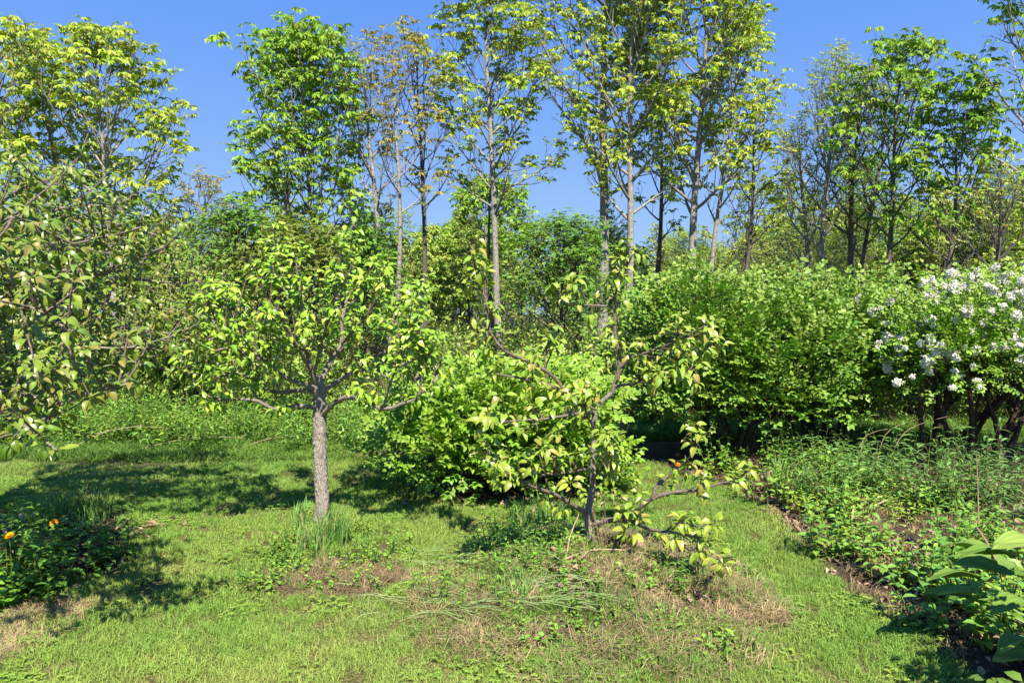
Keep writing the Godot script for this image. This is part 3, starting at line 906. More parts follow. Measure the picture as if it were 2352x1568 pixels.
	prints("middle pear leaves", lv.t.size())
	# the young pear tree on the mound
	base = at(1360, 1285, 4.25)
	base.y = height(base.x, 4.25)
	b = thing("pear_tree", "young pear tree with yellowish leaves and bare low limbs on the weedy mound", "tree", base)
	lv = Leaves.new()
	g = Geo.new()
	tr = smooth([Vector3(0, -0.06, 0)] + rel(b, [[1357, 1230, 4.25], [1350, 1185, 4.25], [1361, 1117, 4.28], [1363, 1016, 4.3], [1370, 936, 4.3], [1408, 900, 4.3]]), 24)
	rr = PackedFloat32Array()
	for k in 25: rr.push_back(lerpf(0.029, 0.014, pow(k / 24.0, 0.6)) * (1.0 + 0.4 * exp(-k * 0.5)))
	part("trunk", bark_trunk(tr, rr, wood, 28, 120, 0.08), M.pear_bark, b)
	var t2 := [Color(0.20, 0.33, 0.028), Color(0.31, 0.38, 0.045), Color(0.34, 0.27, 0.06)]
	for s in [
		[[[1406, 902, 4.3], [1424, 835, 4.3], [1414, 779, 4.3], [1412, 730, 4.3], [1414, 674, 4.28], [1430, 634, 4.25], [1455, 580, 4.2]], 0.016, 0.005, 0.6, 0.05],
		[[[1370, 938, 4.3], [1333, 930, 4.2], [1269, 887, 4.05], [1208, 871, 3.95], [1140, 859, 3.85]], 0.014, 0.005, 0.6, 0.05],
		[[[1300, 905, 4.12], [1269, 863, 4.05], [1216, 831, 3.95], [1168, 811, 3.85], [1144, 791, 3.8], [1124, 754, 3.8], [1118, 694, 3.8], [1093, 642, 3.78], [1087, 600, 3.75]], 0.013, 0.004, 0.6, 0.03],
		[[[1255, 868, 4.03], [1251, 811, 4.0], [1262, 780, 4.0]], 0.008, 0.004, 0.8, 0.06],
		[[[1363, 948, 4.28], [1325, 950, 4.0], [1250, 962, 3.8], [1208, 964, 3.7], [1108, 974, 3.55]], 0.012, 0.004, 0.4, 0.06],
		[[[1350, 1180, 4.25], [1333, 1170, 4.2], [1269, 1133, 4.0], [1224, 1117, 3.9], [1176, 1093, 3.8], [1152, 1077, 3.75], [1120, 1045, 3.7]], 0.016, 0.004, 0.35, 0.05],
		[[[1355, 1075, 4.27], [1317, 1083, 4.1], [1250, 1090, 3.9], [1188, 1093, 3.8]], 0.009, 0.004, 0.3, 0.06],
		[[[1420, 848, 4.3], [1450, 822, 4.25], [1494, 807, 4.15], [1551, 783, 4.05], [1591, 763, 4.0], [1631, 742, 3.95]], 0.012, 0.004, 0.75, 0.07],
		[[[1470, 815, 4.22], [1531, 822, 4.2], [1600, 805, 4.2], [1648, 793, 4.2]], 0.008, 0.003, 0.6, 0.06],
		[[[1413, 708, 4.3], [1380, 702, 4.25], [1317, 698, 4.2], [1290, 680, 4.15]], 0.008, 0.003, 0.7, 0.06],
		[[[1414, 887, 4.3], [1462, 879, 4.15], [1531, 867, 4.0], [1575, 857, 3.95], [1600, 880, 3.9]], 0.011, 0.004, 0.75, 0.07],
		[[[1353, 1205, 4.25], [1399, 1194, 4.2], [1433, 1192, 4.15], [1454, 1179, 4.1], [1482, 1156, 4.05], [1506, 1141, 4.0], [1554, 1129, 3.95], [1606, 1125, 3.9], [1637, 1115, 3.85], [1702, 1096, 3.8], [1720, 1070, 3.78]], 0.020, 0.004, 0.35, 0.02],
		[[[1500, 1146, 4.0], [1506, 1120, 4.0], [1516, 1108, 4.02], [1540, 1089, 4.05], [1564, 1073, 4.05], [1590, 1040, 4.0], [1608, 1000, 3.95]], 0.013, 0.004, 0.5, 0.06],
		[[[1440, 1190, 4.13], [1485, 1213, 3.95], [1520, 1220, 3.85], [1561, 1225, 3.75], [1613, 1234, 3.65]], 0.013, 0.004, 0.3, 0.03],
		[[[1530, 1221, 3.82], [1545, 1207, 3.8], [1564, 1198, 3.75], [1595, 1208, 3.7], [1640, 1203, 3.65]], 0.008, 0.003, 0.5, 0.04],
		[[[1580, 1228, 3.72], [1600, 1245, 3.65], [1616, 1258, 3.6], [1650, 1270, 3.55]], 0.006, 0.003, 0.5, 0.03],
		[[[1420, 1193, 4.17], [1445, 1205, 4.0], [1450, 1225, 3.95]], 0.007, 0.003, 0.9, 0.0],
		[[[1362, 1100, 4.27], [1385, 1070, 4.0], [1400, 1040, 3.9], [1395, 1000, 3.85]], 0.008, 0.003, 0.9, 0.1],
		[[[1366, 985, 4.29], [1345, 940, 4.1], [1360, 890, 4.0]], 0.008, 0.003, 0.9, 0.08],
	]:
		pear_branch(b, lv, smooth(rel(b, s[0]), 16), s[1], s[2], mix3(wood, Color(0.19, 0.12, 0.08), 0.4), t2, s[3] * 1.3, 0.92, 0.10 + s[4] * 5.0, 0.22, 0.22, 0.45)
	put_leaves(b, shapes, lv, M.pear_leaf, 300)
	prints("young pear leaves", lv.t.size())
	# the wide bronze-leaved pear tree at the left edge
	base = Vector3(-4.1, 0, -4.9)
	b = thing("pear_tree", "wide bronze-tinged pear tree filling the left edge, its trunk outside the frame", "tree", base)
	lv = Leaves.new()
	g = Geo.new()
	g.tube(smooth([Vector3(0, -0.06, 0), Vector3(0, 0.4, 0), Vector3(0.04, 0.8, 0), Vector3(0.02, 1.2, 0.02)], 16), taper(17, 0.085, 0.06), 16, wood, 0.06)
	part("trunk", g.mesh(), M.pear_bark, b)
	var t3 := [Color(0.12, 0.225, 0.02), Color(0.23, 0.29, 0.035), Color(0.25, 0.20, 0.045)]
	var raw := [
		[[[-150, 760, 4.95], [0, 655, 4.65], [100, 658, 4.45], [200, 640, 4.35], [300, 600, 4.25], [390, 560, 4.25]], 0.026],
		[[[-150, 820, 4.95], [20, 700, 5.05], [160, 690, 4.8], [300, 705, 4.9], [420, 710, 5], [500, 690, 5]], 0.024],
		[[[-150, 850, 4.95], [0, 780, 4.45], [140, 790, 4.25], [280, 800, 4.2], [400, 770, 4.15]], 0.022],
		[[[-150, 700, 4.95], [-30, 560, 4.75], [80, 500, 4.75], [180, 470, 4.75], [280, 480, 4.75]], 0.024],
		[[[-150, 650, 4.95], [-60, 520, 4.45], [20, 450, 4.25], [90, 420, 4.15], [150, 440, 4.1]], 0.022],
		[[[-150, 900, 4.95], [-20, 880, 4.15], [60, 900, 3], [150, 930, 2.8], [200, 905, 2.7], [254, 876, 2.65], [300, 880, 2.62]], 0.016],
		[[[-60, 880, 4.25], [20, 960, 2.9], [70, 980, 2.75], [100, 1010, 2.65], [130, 1035, 2.6]], 0.010],
		[[[-150, 800, 4.95], [0, 860, 4.8], [120, 870, 5], [200, 860, 5.1], [280, 850, 5.2]], 0.018],
		[[[-150, 700, 4.95], [0, 600, 5.1], [120, 560, 5.4], [240, 545, 5.6], [350, 560, 5.7], [420, 620, 5.7]], 0.022],
		[[[-150, 760, 4.95], [-40, 700, 3.2], [30, 690, 2.8], [100, 720, 2.6], [160, 760, 2.5]], 0.014],
		[[[-150, 760, 4.95], [-80, 600, 3.2], [-20, 520, 2.9], [40, 500, 2.75], [110, 520, 2.7]], 0.014],
		[[[-100, 780, 4.65], [60, 720, 4.55], [200, 740, 4.65], [330, 760, 4.75], [440, 770, 4.85]], 0.016],
		[[[-100, 640, 4.65], [60, 590, 4.35], [170, 560, 4.2], [260, 540, 4.15], [330, 520, 4.15]], 0.014],
		[[[-120, 860, 4.85], [0, 920, 4.55], [70, 950, 4.55], [140, 960, 4.55]], 0.012],
		[[[-250, 700, 5.05], [-500, 600, 4.8], [-750, 560, 4.9]], 0.024],
		[[[-250, 750, 5.05], [-450, 700, 4.35], [-700, 660, 3.2]], 0.022],
		[[[-150, 640, 5.05], [-170, 480, 4.8], [-120, 400, 4.8]], 0.022],
		[[[-250, 760, 4.6], [-270, 640, 3.4], [-275, 560, 2.6], [-240, 540, 2.3]], 0.02],
		[[[-250, 780, 4.6], [-330, 700, 3.2], [-330, 700, 2.6], [-300, 720, 2.2]], 0.02],
		[[[-150, 740, 4.9], [40, 640, 5.0], [180, 620, 5.1], [300, 640, 5.2], [430, 650, 5.2], [500, 640, 5.2]], 0.02],
		[[[-150, 780, 4.9], [40, 740, 5.3], [200, 770, 5.4], [330, 800, 5.5], [430, 800, 5.5]], 0.02],
		[[[-150, 720, 4.9], [20, 560, 5.3], [140, 500, 5.4], [250, 510, 5.4], [360, 540, 5.4]], 0.02],
		[[[-150, 820, 4.9], [30, 830, 5.0], [150, 830, 4.9], [270, 840, 4.9]], 0.016],
	]
	for s in raw:
		pear_branch(b, lv, smooth(rel(b, s[0]), 16), s[1], 0.005, wood, t3, 0.92, 0.76, 0.66, 0.45, 0.1)
	put_leaves(b, shapes, lv, M.pear_leaf, 300)
	prints("left pear leaves", lv.t.size())
	# three more fruit trees farther back
	for s in [
		["older fruit tree with a short dark trunk behind the left pear's branches", 396, 962, 9.9, 0.068, 0.75, 1.5, 0.95, 26, t3, 0.9],
		["small fruit tree with a thin trunk right of the middle pear tree", 940, 1000, 8.3, 0.05, 0.75, 0.5, 0.5, 7, t1, 0.4],
		["sparse fruit tree with a forked top behind the young pear tree", 1432, 1045, 7.4, 0.055, 0.75, 0.75, 0.6, 8, t1, 0.35],
	]:
		var d: float = s[3]
		base = at(s[1], s[2], d); base.y = height(base.x, d)
		b = thing("fruit_tree", s[0], "tree", base)
		lv = Leaves.new()
		g = Geo.new()
		var hh: float = s[5]
		tr = smooth([Vector3(0, -0.05, 0), Vector3(-0.03, hh * 0.4, 0), Vector3(0.02, hh * 0.75, 0), Vector3(0.04, hh, 0)], 12)
		part("trunk", bark_trunk(tr, taper(13, s[4], s[4] * 0.75), wood * 0.9, 28, 60, 0.14), M.pear_bark, b)
		var nb: int = s[8]
		for k in nb:
			var a := k * 2.4 + 0.5
			var el := rf(0.1, 1.1)
			var br := curve_from(tr[12] - Vector3(0, rf(0, 0.12), 0), Vector3(cos(a) * cos(el), sin(el), sin(a) * cos(el)), s[6] * rf(0.8, 1.2) * lerpf(1.0, s[7], sin(el)), 8, 0.5, 0.16)
			pear_branch(b, lv, br, s[4] * 0.35, 0.005, wood, s[9], s[10], 0.95, 0.3, 0.45, 0.2)
		put_leaves(b, shapes, lv, M.pear_leaf, 0)


# ---------------------------------------------------------------- herbs, grasses and beds
# a leafy stem: lance-shaped leaves in whorls, or broad ones in pairs
func weed(root: Node3D, stems: int, tall: float, leaf: float, width: float, per: int, rise: float, hue: Color) -> void:
	var g := Geo.new()
	var w := Geo.new()
	for s in stems:
		var a := rf(0, TAU)
		var p := Vector3(cos(a), 0, sin(a)) * rf(0.0, 0.05) * sqrt(stems) + Vector3(0, -0.01, 0)
		var st := curve_from(p, (Vector3(cos(a) * 0.35, 1, sin(a) * 0.35) + rdir() * 0.15).normalized(), tall * rf(0.65, 1.1), 5, 0.2, 0.08)
		w.tube(st, taper(6, 0.0035, 0.0015), 4, hue * Color(1.1, 0.75, 0.8))
		for k in per:
			var t := lerpf(0.12, 1.0, float(k + 1) / per)
			var q := a + k * 2.4 + rf(-0.3, 0.3)
			var d := (Vector3(cos(q), rise * rf(0.3, 1.3) + t * 0.5, sin(q))).normalized()
			var b := rf(0.75, 1.25) * (0.9 + 0.35 * t)
			var sc := rf(0.7, 1.1) * (1.15 - 0.45 * t)
			leaf_into(g, Transform3D(facing(d, Vector3(rf(-0.3, 0.3), 1, rf(-0.3, 0.3))), along(st, t)), leaf * sc, width * sc, rf(0.1, 0.35), rf(0.25, 0.7), 0.0, 0.0, Color(hue.r * b * rf(0.9, 1.2), hue.g * b, hue.b * b), 0.42, 3)
	var sm := part("stem", w.mesh(), M.shrub_leaf, root)
	if stems > 1: sm.set_meta("kind", "stuff")
	part("foliage", g.mesh(), M.shrub_leaf, root).set_meta("kind", "stuff")
# sows copies of kinds (grown at the first places) over places
func sow(kinds: Array, places: Array, called: String, label: String, category: String, group: String, lo := 0.75, hi := 1.25) -> void:
	var n := 0
	for p in places:
		var k: int = rng.randi() % kinds.size()
		var src = kinds[k]
		var o: Node3D
		if src is Array:
			o = thing(called, label, category, Vector3.ZERO, group)
			weed(o, src[0], src[1], src[2], src[3], src[4], src[5], src[6])
			kinds[k] = o
		else:
			o = src.duplicate()
			o.name = numbered(called); add_child(o)
			tag(o, label, category, group)
		o.position = Vector3(p.x, height(p.x, p.y), -p.y)
		o.rotation.y = rf(0, TAU)
		o.scale = Vector3.ONE * rf(lo, hi)
		n += 1

func blades_at(t: Array[Transform3D], c: PackedColorArray, x: float, d: float, sc: Vector3, col: Color) -> void:
	t.push_back(Transform3D(Basis(Vector3.UP, rf(0, TAU)).scaled(sc), Vector3(x, height(x, d), -d)))
	c.push_back(col)

func make_beds() -> void:
	var w := Color.WHITE
	# long grass along the back of the lawn and in the open meadow behind
	var long_ := [turf(60, 0.07, 0.10, 0.26, 0.005, 0.5, 0.10, w, Color(1.9, 1.3, 2.0)), turf(60, 0.08, 0.12, 0.30, 0.0055, 0.6, 0.18, w, Color(1.9, 1.3, 2.0))]
	for k in 2:
		var t: Array[Transform3D] = []
		var c := PackedColorArray()
		for j in 5200:
			var d := rf(7.1, 13.5)
			var x := rf(-1.0, 1.0) * d
			if d < back_edge(x) - rf(0, 0.15): continue
			if x > -0.9 and x < 1.1 and d < 8.0 and rf(0, 1) < 0.6: continue
			if x > 1.1 and d < 8.2: continue
			var meadow := x > -1.9 and x < -0.6 and d > 7.9
			var q := noise.get_noise_2d(x * 60, d * 60)
			var col := mix3(Color(0.10, 0.21, 0.035), Color(0.19, 0.30, 0.05), 0.5 + q)
			if meadow: col = Color(0.17, 0.36, 0.045)
			var h := rf(0.5, 1.0) * (1.1 if meadow else 0.6 if x < 0.0 else 0.85) * (0.7 if d < back_edge(x) + 0.3 else 1.0)
			blades_at(t, c, x, d, Vector3(rf(1.0, 1.6), h, rf(1.0, 1.6)), col * rf(0.8, 1.2))
		tag(copies("long_grass", long_[k], M.grass, t, c, self), "long green grass standing uncut behind the mown lawn", "grass")
	# tan dead grass and canes among the trees
	var tan_ := turf(40, 0.2, 0.3, 0.8, 0.008, 0.5, 1.0, w, Color(1, 1, 1))
	var t: Array[Transform3D] = []
	var c := PackedColorArray()
	for j in 2600:
		var d := rf(9.5, 24.0)
		var x := rf(-0.85, 0.85) * d
		blades_at(t, c, x, d, Vector3(1.2, rf(0.5, 1.2), 1.2), mix3(Color(0.30, 0.22, 0.13), Color(0.16, 0.2, 0.06), rf(0, 1)) * rf(0.6, 1.2))
	tag(copies("dry_grass", tan_, M.grass, t, c, self), "tan dead grass between the trunks of the thicket", "grass")
	# low leafy brush under the trees
	var brush := []
	for k in 3:
		var g := Geo.new()
		for s in 16:
			var a := rf(0, TAU)
			var st := curve_from(Vector3(rf(-0.25, 0.25), 0, rf(-0.25, 0.25)), Vector3(cos(a) * 0.5, 1, sin(a) * 0.5).normalized(), rf(0.5, 1.25), 5, 0.1, 0.15)
			g.tube(st, taper(6, 0.006, 0.002), 3, Color(0.5, 0.25, 0.9))
			for q in 16:
				var u := rf(0.2, 1.0)
				var b := rf(0.7, 1.3)
				leaflet(g, along(st, u) + rdir() * 0.05, (rdir() + Vector3(0, 0.1, 0)).normalized(), Vector3(rf(-0.4, 0.4), 1, rf(-0.4, 0.4)), rf(0.05, 0.09), rf(0.03, 0.05), 0.2, Color(b * rf(0.85, 1.15), b, b))
		brush.push_back(g.mesh())
	for k in 3:
		t = []; c = PackedColorArray()
		for j in 900:
			var d := lerpf(9.4, 32.0, pow(rf(0, 1), 1.3))
			var x := rf(-0.9, 0.9) * d
			if x > -2.6 and x < -0.4 and d < 12.5: continue
			if x > 0.3 and x < 1.5 and d < 11.0: continue
			var sc := rf(0.6, 1.35)
			blades_at(t, c, x, d, Vector3(sc, sc, sc), mix3(Color(0.17, 0.31, 0.045), Color(0.36, 0.44, 0.085), rf(0, 1)) * rf(0.8, 1.2))
		tag(copies("brush", brush[k], M.shrub_leaf, t, c, self), "low leafy brush growing under the trees of the thicket", "brush")
	# the strip of tall herbs behind the lawn at left
	var hg := Color(0.15, 0.31, 0.05)
	var lance := [[4, 0.44, 0.085, 0.018, 14, 0.5, hg], [5, 0.40, 0.08, 0.02, 13, 0.4, Color(0.19, 0.36, 0.06)], [3, 0.50, 0.09, 0.018, 16, 0.6, hg], [4, 0.36, 0.07, 0.022, 12, 0.5, Color(0.21, 0.36, 0.05)]]
	var places := []
	for j in 280:
		var d := rf(7.55, 9.8)
		var x := rf(-0.78 * d, -1.0)
		if x > -1.7 and d > 8.4: continue
		places.push_back(Vector2(x, d))
	sow(lance, places, "tall_herb", "upright herb with narrow leaves in the tall green strip behind the lawn at left", "plant", "tall herbs in the strip behind the lawn at left", 1.0, 1.5)
	# the shaded weeds below the shrubs and the bed at the right
	var broad := [[4, 0.26, 0.07, 0.034, 10, 0.3, Color(0.16, 0.31, 0.045)], [5, 0.22, 0.06, 0.028, 9, 0.3, Color(0.21, 0.36, 0.05)], [3, 0.32, 0.085, 0.03, 12, 0.35, Color(0.13, 0.28, 0.045)], [6, 0.15, 0.05, 0.034, 7, 0.2, Color(0.24, 0.38, 0.05)]]
	places = []
	while places.size() < 150:
		var d := rf(2.9, 6.7)
		var x := bed_edge(d) + 0.08 + absf(rf(-1, 1)) * 0.85 * (0.5 + d * 0.22)
		if Vector2(x - 2.62, d - 4.5).length() < 0.28: continue
		places.push_back(Vector2(x, d))
	sow(broad, places, "bed_weed", "leafy green weed growing in the border along the right side of the lawn", "plant", "weeds in the border right of the lawn", 0.55, 1.5)
	lance = [[4, 0.5, 0.12, 0.02, 13, 0.3, Color(0.14, 0.27, 0.07)], [3, 0.6, 0.13, 0.024, 14, 0.35, Color(0.13, 0.25, 0.06)]]
	places = []
	for j in 42:
		var d := rf(5.2, 7.2)
		places.push_back(Vector2(rf(2.2, 0.8 * d), d))
	for j in 22: places.push_back(Vector2(rf(3.0, 4.2), rf(4.6, 5.6)))
	sow(lance, places, "lance_weed", "narrow-leaved grey-green weed below the white-flowered shrub", "plant", "narrow-leaved weeds below the shrubs at right", 0.6, 1.2)
	# weeds on the mound and round the trunks
	var low := [[6, 0.10, 0.045, 0.026, 6, 0.3, Color(0.18, 0.34, 0.045)], [7, 0.07, 0.06, 0.022, 5, 0.2, Color(0.22, 0.37, 0.05)], [5, 0.14, 0.05, 0.02, 8, 0.4, Color(0.14, 0.29, 0.04)]]
	places = []
	for j in 60:
		var a := rf(0, TAU)
		var r := sqrt(rf(0, 1)) * 0.95
		places.push_back(Vector2(0.5 + cos(a) * r, 3.85 + sin(a) * r))
	for j in 26: places.push_back(Vector2(rf(-0.2, 0.4), rf(4.0, 4.6)))
	sow([[4, 0.22, 0.05, 0.022, 9, 0.4, Color(0.12, 0.26, 0.035)], [5, 0.26, 0.06, 0.018, 10, 0.5, Color(0.13, 0.27, 0.045)]], [Vector2(-0.12, 4.2), Vector2(-0.02, 4.0), Vector2(0.05, 4.3), Vector2(-0.08, 3.8), Vector2(0.0, 3.62), Vector2(0.12, 4.1), Vector2(0.2, 4.4), Vector2(0.3, 4.55), Vector2(0.16, 3.75), Vector2(-0.05, 4.45), Vector2(0.28, 4.2), Vector2(0.95, 3.75), Vector2(0.85, 3.55), Vector2(0.35, 3.62)], "mound_weed", "taller dark green weed on the left flank of the young pear tree's mound", "plant", "taller weeds on the mound", 0.7, 1.15)
	sow(low, places, "low_weed", "low green weed on the mound round the young pear tree", "plant", "low weeds on the young pear tree's mound", 0.6, 1.3)
	places = []
	for j in 40: places.push_back(Vector2(-1.15 + rf(-0.5, 0.5), rf(3.7, 4.75)))
	sow(low, places, "low_weed", "low green weed on the worn ring round the middle pear tree", "plant", "low weeds round the middle pear tree", 0.6, 1.1)
	places = []
	for j in 60:
		var a := rf(0, TAU)
		var r := sqrt(rf(0, 1)) * 0.95
		places.push_back(Vector2(-3.45 + cos(a) * r, 4.05 + sin(a) * r))
	for j in 26: places.push_back(Vector2(rf(-3.0, -2.45), rf(3.45, 4.3)))
	broad = [[4, 0.24, 0.095, 0.042, 8, 0.3, Color(0.10, 0.23, 0.025)], [5, 0.16, 0.08, 0.055, 6, 0.5, Color(0.14, 0.28, 0.03)], [3, 0.34, 0.10, 0.03, 10, 0.4, Color(0.09, 0.20, 0.025)]]
	sow(broad, places, "left_weed", "dark green broad-leaved weed in the bed under the bronze pear tree", "plant", "weeds in the bed under the left pear tree", 0.7, 1.25)
	# clover and other small leaves in the lawn
	var cl := Geo.new()
	for k in 20:
		var p := Vector3(rf(-0.1, 0.1), rf(0.006, 0.03), rf(-0.09, 0.09))
		var a0 := rf(0, TAU)
		for j in 3:
			var a := a0 + j * 2.1
			leaflet(cl, p, Vector3(cos(a), 0.15, sin(a)).normalized(), Vector3.UP, rf(0.011, 0.018), rf(0.011, 0.016), 0.1, Color.WHITE * rf(0.8, 1.2))
	t = []; c = PackedColorArray()
	for j in 1300:
		var d := rf(2.6, 7.0)
		var x := rf(-0.85, 0.85) * d
		if cover(x, d).x < 0.6: continue
		var patch := noise.get_noise_2d(x * 110 + 40, d * 110)
		if rf(0, 1) > 0.12 + 1.6 * maxf(patch, 0.0): continue
		scatter(t, c, x, d, rf(0.7, 1.3), mix3(Color(0.20, 0.36, 0.05), Color(0.32, 0.42, 0.07), rf(0, 1)))
	tag(copies("clover", cl.mesh(), M.grass, t, c, self), "patches of clover and small leaves in the lawn", "clover")
	# dry grass, leaf litter and cut stalks
	var dry := turf(50, 0.07, 0.03, 0.10, 0.004, 1.4, 1.0, w, Color(1, 1, 1))
	t = []; c = PackedColorArray()
	var straw := Color(0.42, 0.32, 0.17)
	for j in 900:
		var a := rf(0, TAU)
		var r := sqrt(rf(0, 1))
		var x := 0.42 + cos(a) * r * 1.0
		var d := 3.7 + sin(a) * r * 0.95
		if noise2.get_noise_2d(x * 150, d * 150) < -0.12 : continue
		scatter(t, c, x, d, rf(0.6, 1.2), straw * rf(0.45, 1.15) if rf(0, 1) < 0.66 else Color(0.17, 0.30, 0.05) * rf(0.7, 1.2))
	for j in 100:
		var a := rf(0, TAU)
		var r := rf(0, 1)
		scatter(t, c, -0.98 + cos(a) * r * 0.42 + 0.1 * sin(a * 3.0), 3.92 + sin(a) * r * 0.3, rf(0.5, 0.9), Color(0.36, 0.27, 0.15) * rf(0.5, 1.2))
	for j in 110: scatter(t, c, rf(-2.85, -2.2), rf(2.9, 3.6), rf(0.5, 0.9), straw * rf(0.7, 1.2))
	for j in 420:
		var d := rf(2.9, 6.6)
		scatter(t, c, bed_edge(d) + rf(0.0, 1.6), d, rf(0.5, 1.0), straw * rf(0.4, 1.1))
	for j in 160: scatter(t, c, rf(-1.6, -0.6), rf(7.2, 7.7), rf(0.6, 1.2), straw * rf(0.5, 1.1))
	tag(copies("dead_grass", dry, M.dead, t, c, self), "flattened straw-coloured grass on the mound and the bare rings", "grass")
	var dl := []
	for k in 3: dl.push_back(leaf_shape(0.055, 0.035, 0.35 + 0.3 * k, -0.5 + 0.5 * k, 0.4, 0.01, w, 0.42, 4))
	for k in 3:
		t = []; c = PackedColorArray()
		for j in 1100:
			var x := 0.0
			var d := 0.0
			if j % 11 < 6:
				d = rf(2.8, 6.9); x = bed_edge(d) + rf(0.02, 2.4)
			elif j % 11 < 8:
				var a := rf(0, TAU)
				var r := sqrt(rf(0, 1))
				x = 0.7 + cos(a) * r * 0.75; d = 3.95 + sin(a) * r * 0.5
			elif j % 11 == 8:
				x = rf(-1.8, -0.5); d = rf(7.2, 7.7)
			elif j % 11 == 9:
				x = rf(-0.9, 0.9); d = rf(5.3, 6.6)
			else:
				x = rf(-4.0, -2.4); d = rf(3.4, 5.0)
			var b := facing(Vector3(rf(-1, 1), rf(-0.2, 0.2), rf(-1, 1)).normalized(), Vector3(rf(-0.5, 0.5), 1, rf(-0.5, 0.5)).normalized())
			t.push_back(Transform3D(b.scaled(Vector3.ONE * rf(0.5, 1.2)), Vector3(x, height(x, d) + rf(0.004, 0.025), -d)))
			c.push_back(mix3(Color(0.26, 0.17, 0.11), Color(0.44, 0.31, 0.23), rf(0, 1)) * rf(0.6, 1.2))
		tag(copies("leaf_litter", dl[k], M.dead, t, c, self), "brown dead leaves lying on the beds and the mound", "leaf litter")
	# green cut grass lying in two heaps left of the mound
	var cut := Geo.new()
	for k in 11:
		var a := rf(-0.5, 0.5) + (PI if k % 2 else 0.0) + (rf(-1.5, 1.5) if k % 4 == 0 else 0.0)
		var p := Vector3(rf(-0.2, 0.2), rf(0.02, 0.05), rf(-0.1, 0.1))
		var d := Vector3(cos(a), rf(-0.05, 0.12), sin(a))
		var l := rf(0.10, 0.34)
		var s := Vector3(-sin(a), 0.4, cos(a)) * 0.0016
		var m := p + d * l * 0.5 + Vector3(0, 0.012, 0)
		var e := p + d * l - Vector3(0, 0.01, 0)
		var col := Color(1, 1, 1) * rf(0.75, 1.25)
		cut.face(p - s, p + s, m + s, Vector3.UP, col); cut.face(p - s, m + s, m - s, Vector3.UP, col); cut.face(m - s, m + s, e, Vector3.UP, col)
	t = []; c = PackedColorArray()
	for heap in [[-0.20, 4.05, 0.42, 0.13, 10], [-0.10, 3.42, 0.5, 0.10, 19], [0.15, 3.55, 0.25, 0.10, 5], [-0.4, 3.7, 0.7, 0.5, 6]]:
		for j in heap[4]:
			var x: float = heap[0] + (rf(-1, 1) + rf(-1, 1)) * 0.6 * heap[2]
			var d: float = heap[1] + (rf(-1, 1) + rf(-1, 1)) * 0.6 * heap[3]
			t.push_back(Transform3D(Basis(Vector3.UP, rf(-0.45, 0.45)).scaled(Vector3.ONE * rf(0.7, 1.2)), Vector3(x, height(x, d) + 0.005, -d)))
			c.push_back(mix3(Color(0.18, 0.30, 0.09), Color(0.32, 0.38, 0.16), rf(0, 1)))
	tag(copies("cut_grass", cut.mesh(), M.grass, t, c, self), "pale green cut grass lying in loose heaps left of the mound", "cut grass")

# a bunch of long upright blades as one thing
func grass_tuft(label: String, x: float, d: float, tall: float, wide: float, blades: int, hue: Color, bw := 0.007) -> void:
	var o := thing("grass_tuft", label, "grass tuft", Vector3(x, height(x, d), -d))
	part("blades", turf(blades, wide, tall * 0.5, tall, bw, 0.45, 0.1, hue, Color(0.4, 0.33, 0.16)), M.grass, o).set_meta("kind", "stuff")

func stick(label: String, raw: Array, r0: float, r1: float, col: Color, called := "stick", category := "stick") -> void:
	var b: Vector3 = raw[0]
	var o := thing(called, label, category, b)
	var list := []
	for p in raw: list.push_back(p - b)
	var g := Geo.new()
	g.tube(smooth(list, 12), taper(13, r0, r1), 6, col, 0.08, true)
	part("stem", g.mesh(), M.dead, o)
func on_ground(x: float, y: float, lift := 0.01) -> Vector3:   # the place on the ground that the photograph shows at x, y
	var d := 5.0
	for k in 12:
		var p := at(x, y, d)
		d *= EYE / maxf(EYE - p.y + height(p.x, d), 0.05)
	var p2 := at(x, y, d)
	return Vector3(p2.x, height(p2.x, -p2.z) + lift, p2.z)

func blossom(called: String, label: String, category: String, at_: Vector3, tall: float, kind: int, group := "") -> void:
	var o := thing(called, label, category, Vector3(at_.x, height(at_.x, -at_.z), at_.z), group)
	var g := Geo.new()
	var st := curve_from(Vector3(0, -0.01, 0), Vector3(rf(-0.15, 0.15), 1, rf(-0.1, 0.15)).normalized(), tall, 5, 0.1, 0.04)
	g.tube(st, taper(6, 0.003, 0.0022), 5, Color(0.2, 0.27, 0.07) if kind != 2 else Color(0.16, 0.24, 0.06))
	part("stem", g.mesh(), M.shrub_leaf, o)
	var f := Geo.new()
	var tip := st[5]
	if kind == 0:      # many rays
		for ringk in 3:
			for k in 22:
				var a := TAU * k / 22.0 + ringk * 0.14
				var d := Vector3(cos(a), 0.15 + 0.55 * ringk, sin(a) ).normalized().rotated(Vector3.RIGHT, 0.5)
				leaflet(f, tip, d, Vector3(0, 1, 0.5), 0.028 - 0.005 * ringk, 0.006, 0.1, Color(0.85, 0.36 + 0.04 * ringk, 0.012))
	elif kind == 1:    # a grey seed head
		for k in 40:
			leaflet(f, tip, rdir(), Vector3.UP, 0.016, 0.005, 0.0, Color(0.5, 0.45, 0.38))
	else:              # five violet petals
		for k in 5:
			var a := TAU * k / 5.0 + 0.3
			leaf_into(f, Transform3D(facing(Vector3(cos(a), sin(a), 0.25).normalized(), Vector3(0, 0.2, 1)), tip), 0.013, 0.010, 0.1, 0.2, 0.0, 0.0, Color(0.17, 0.10, 0.50), 0.6, 3)
	part("flower_head", f.mesh(), M.petal, o)

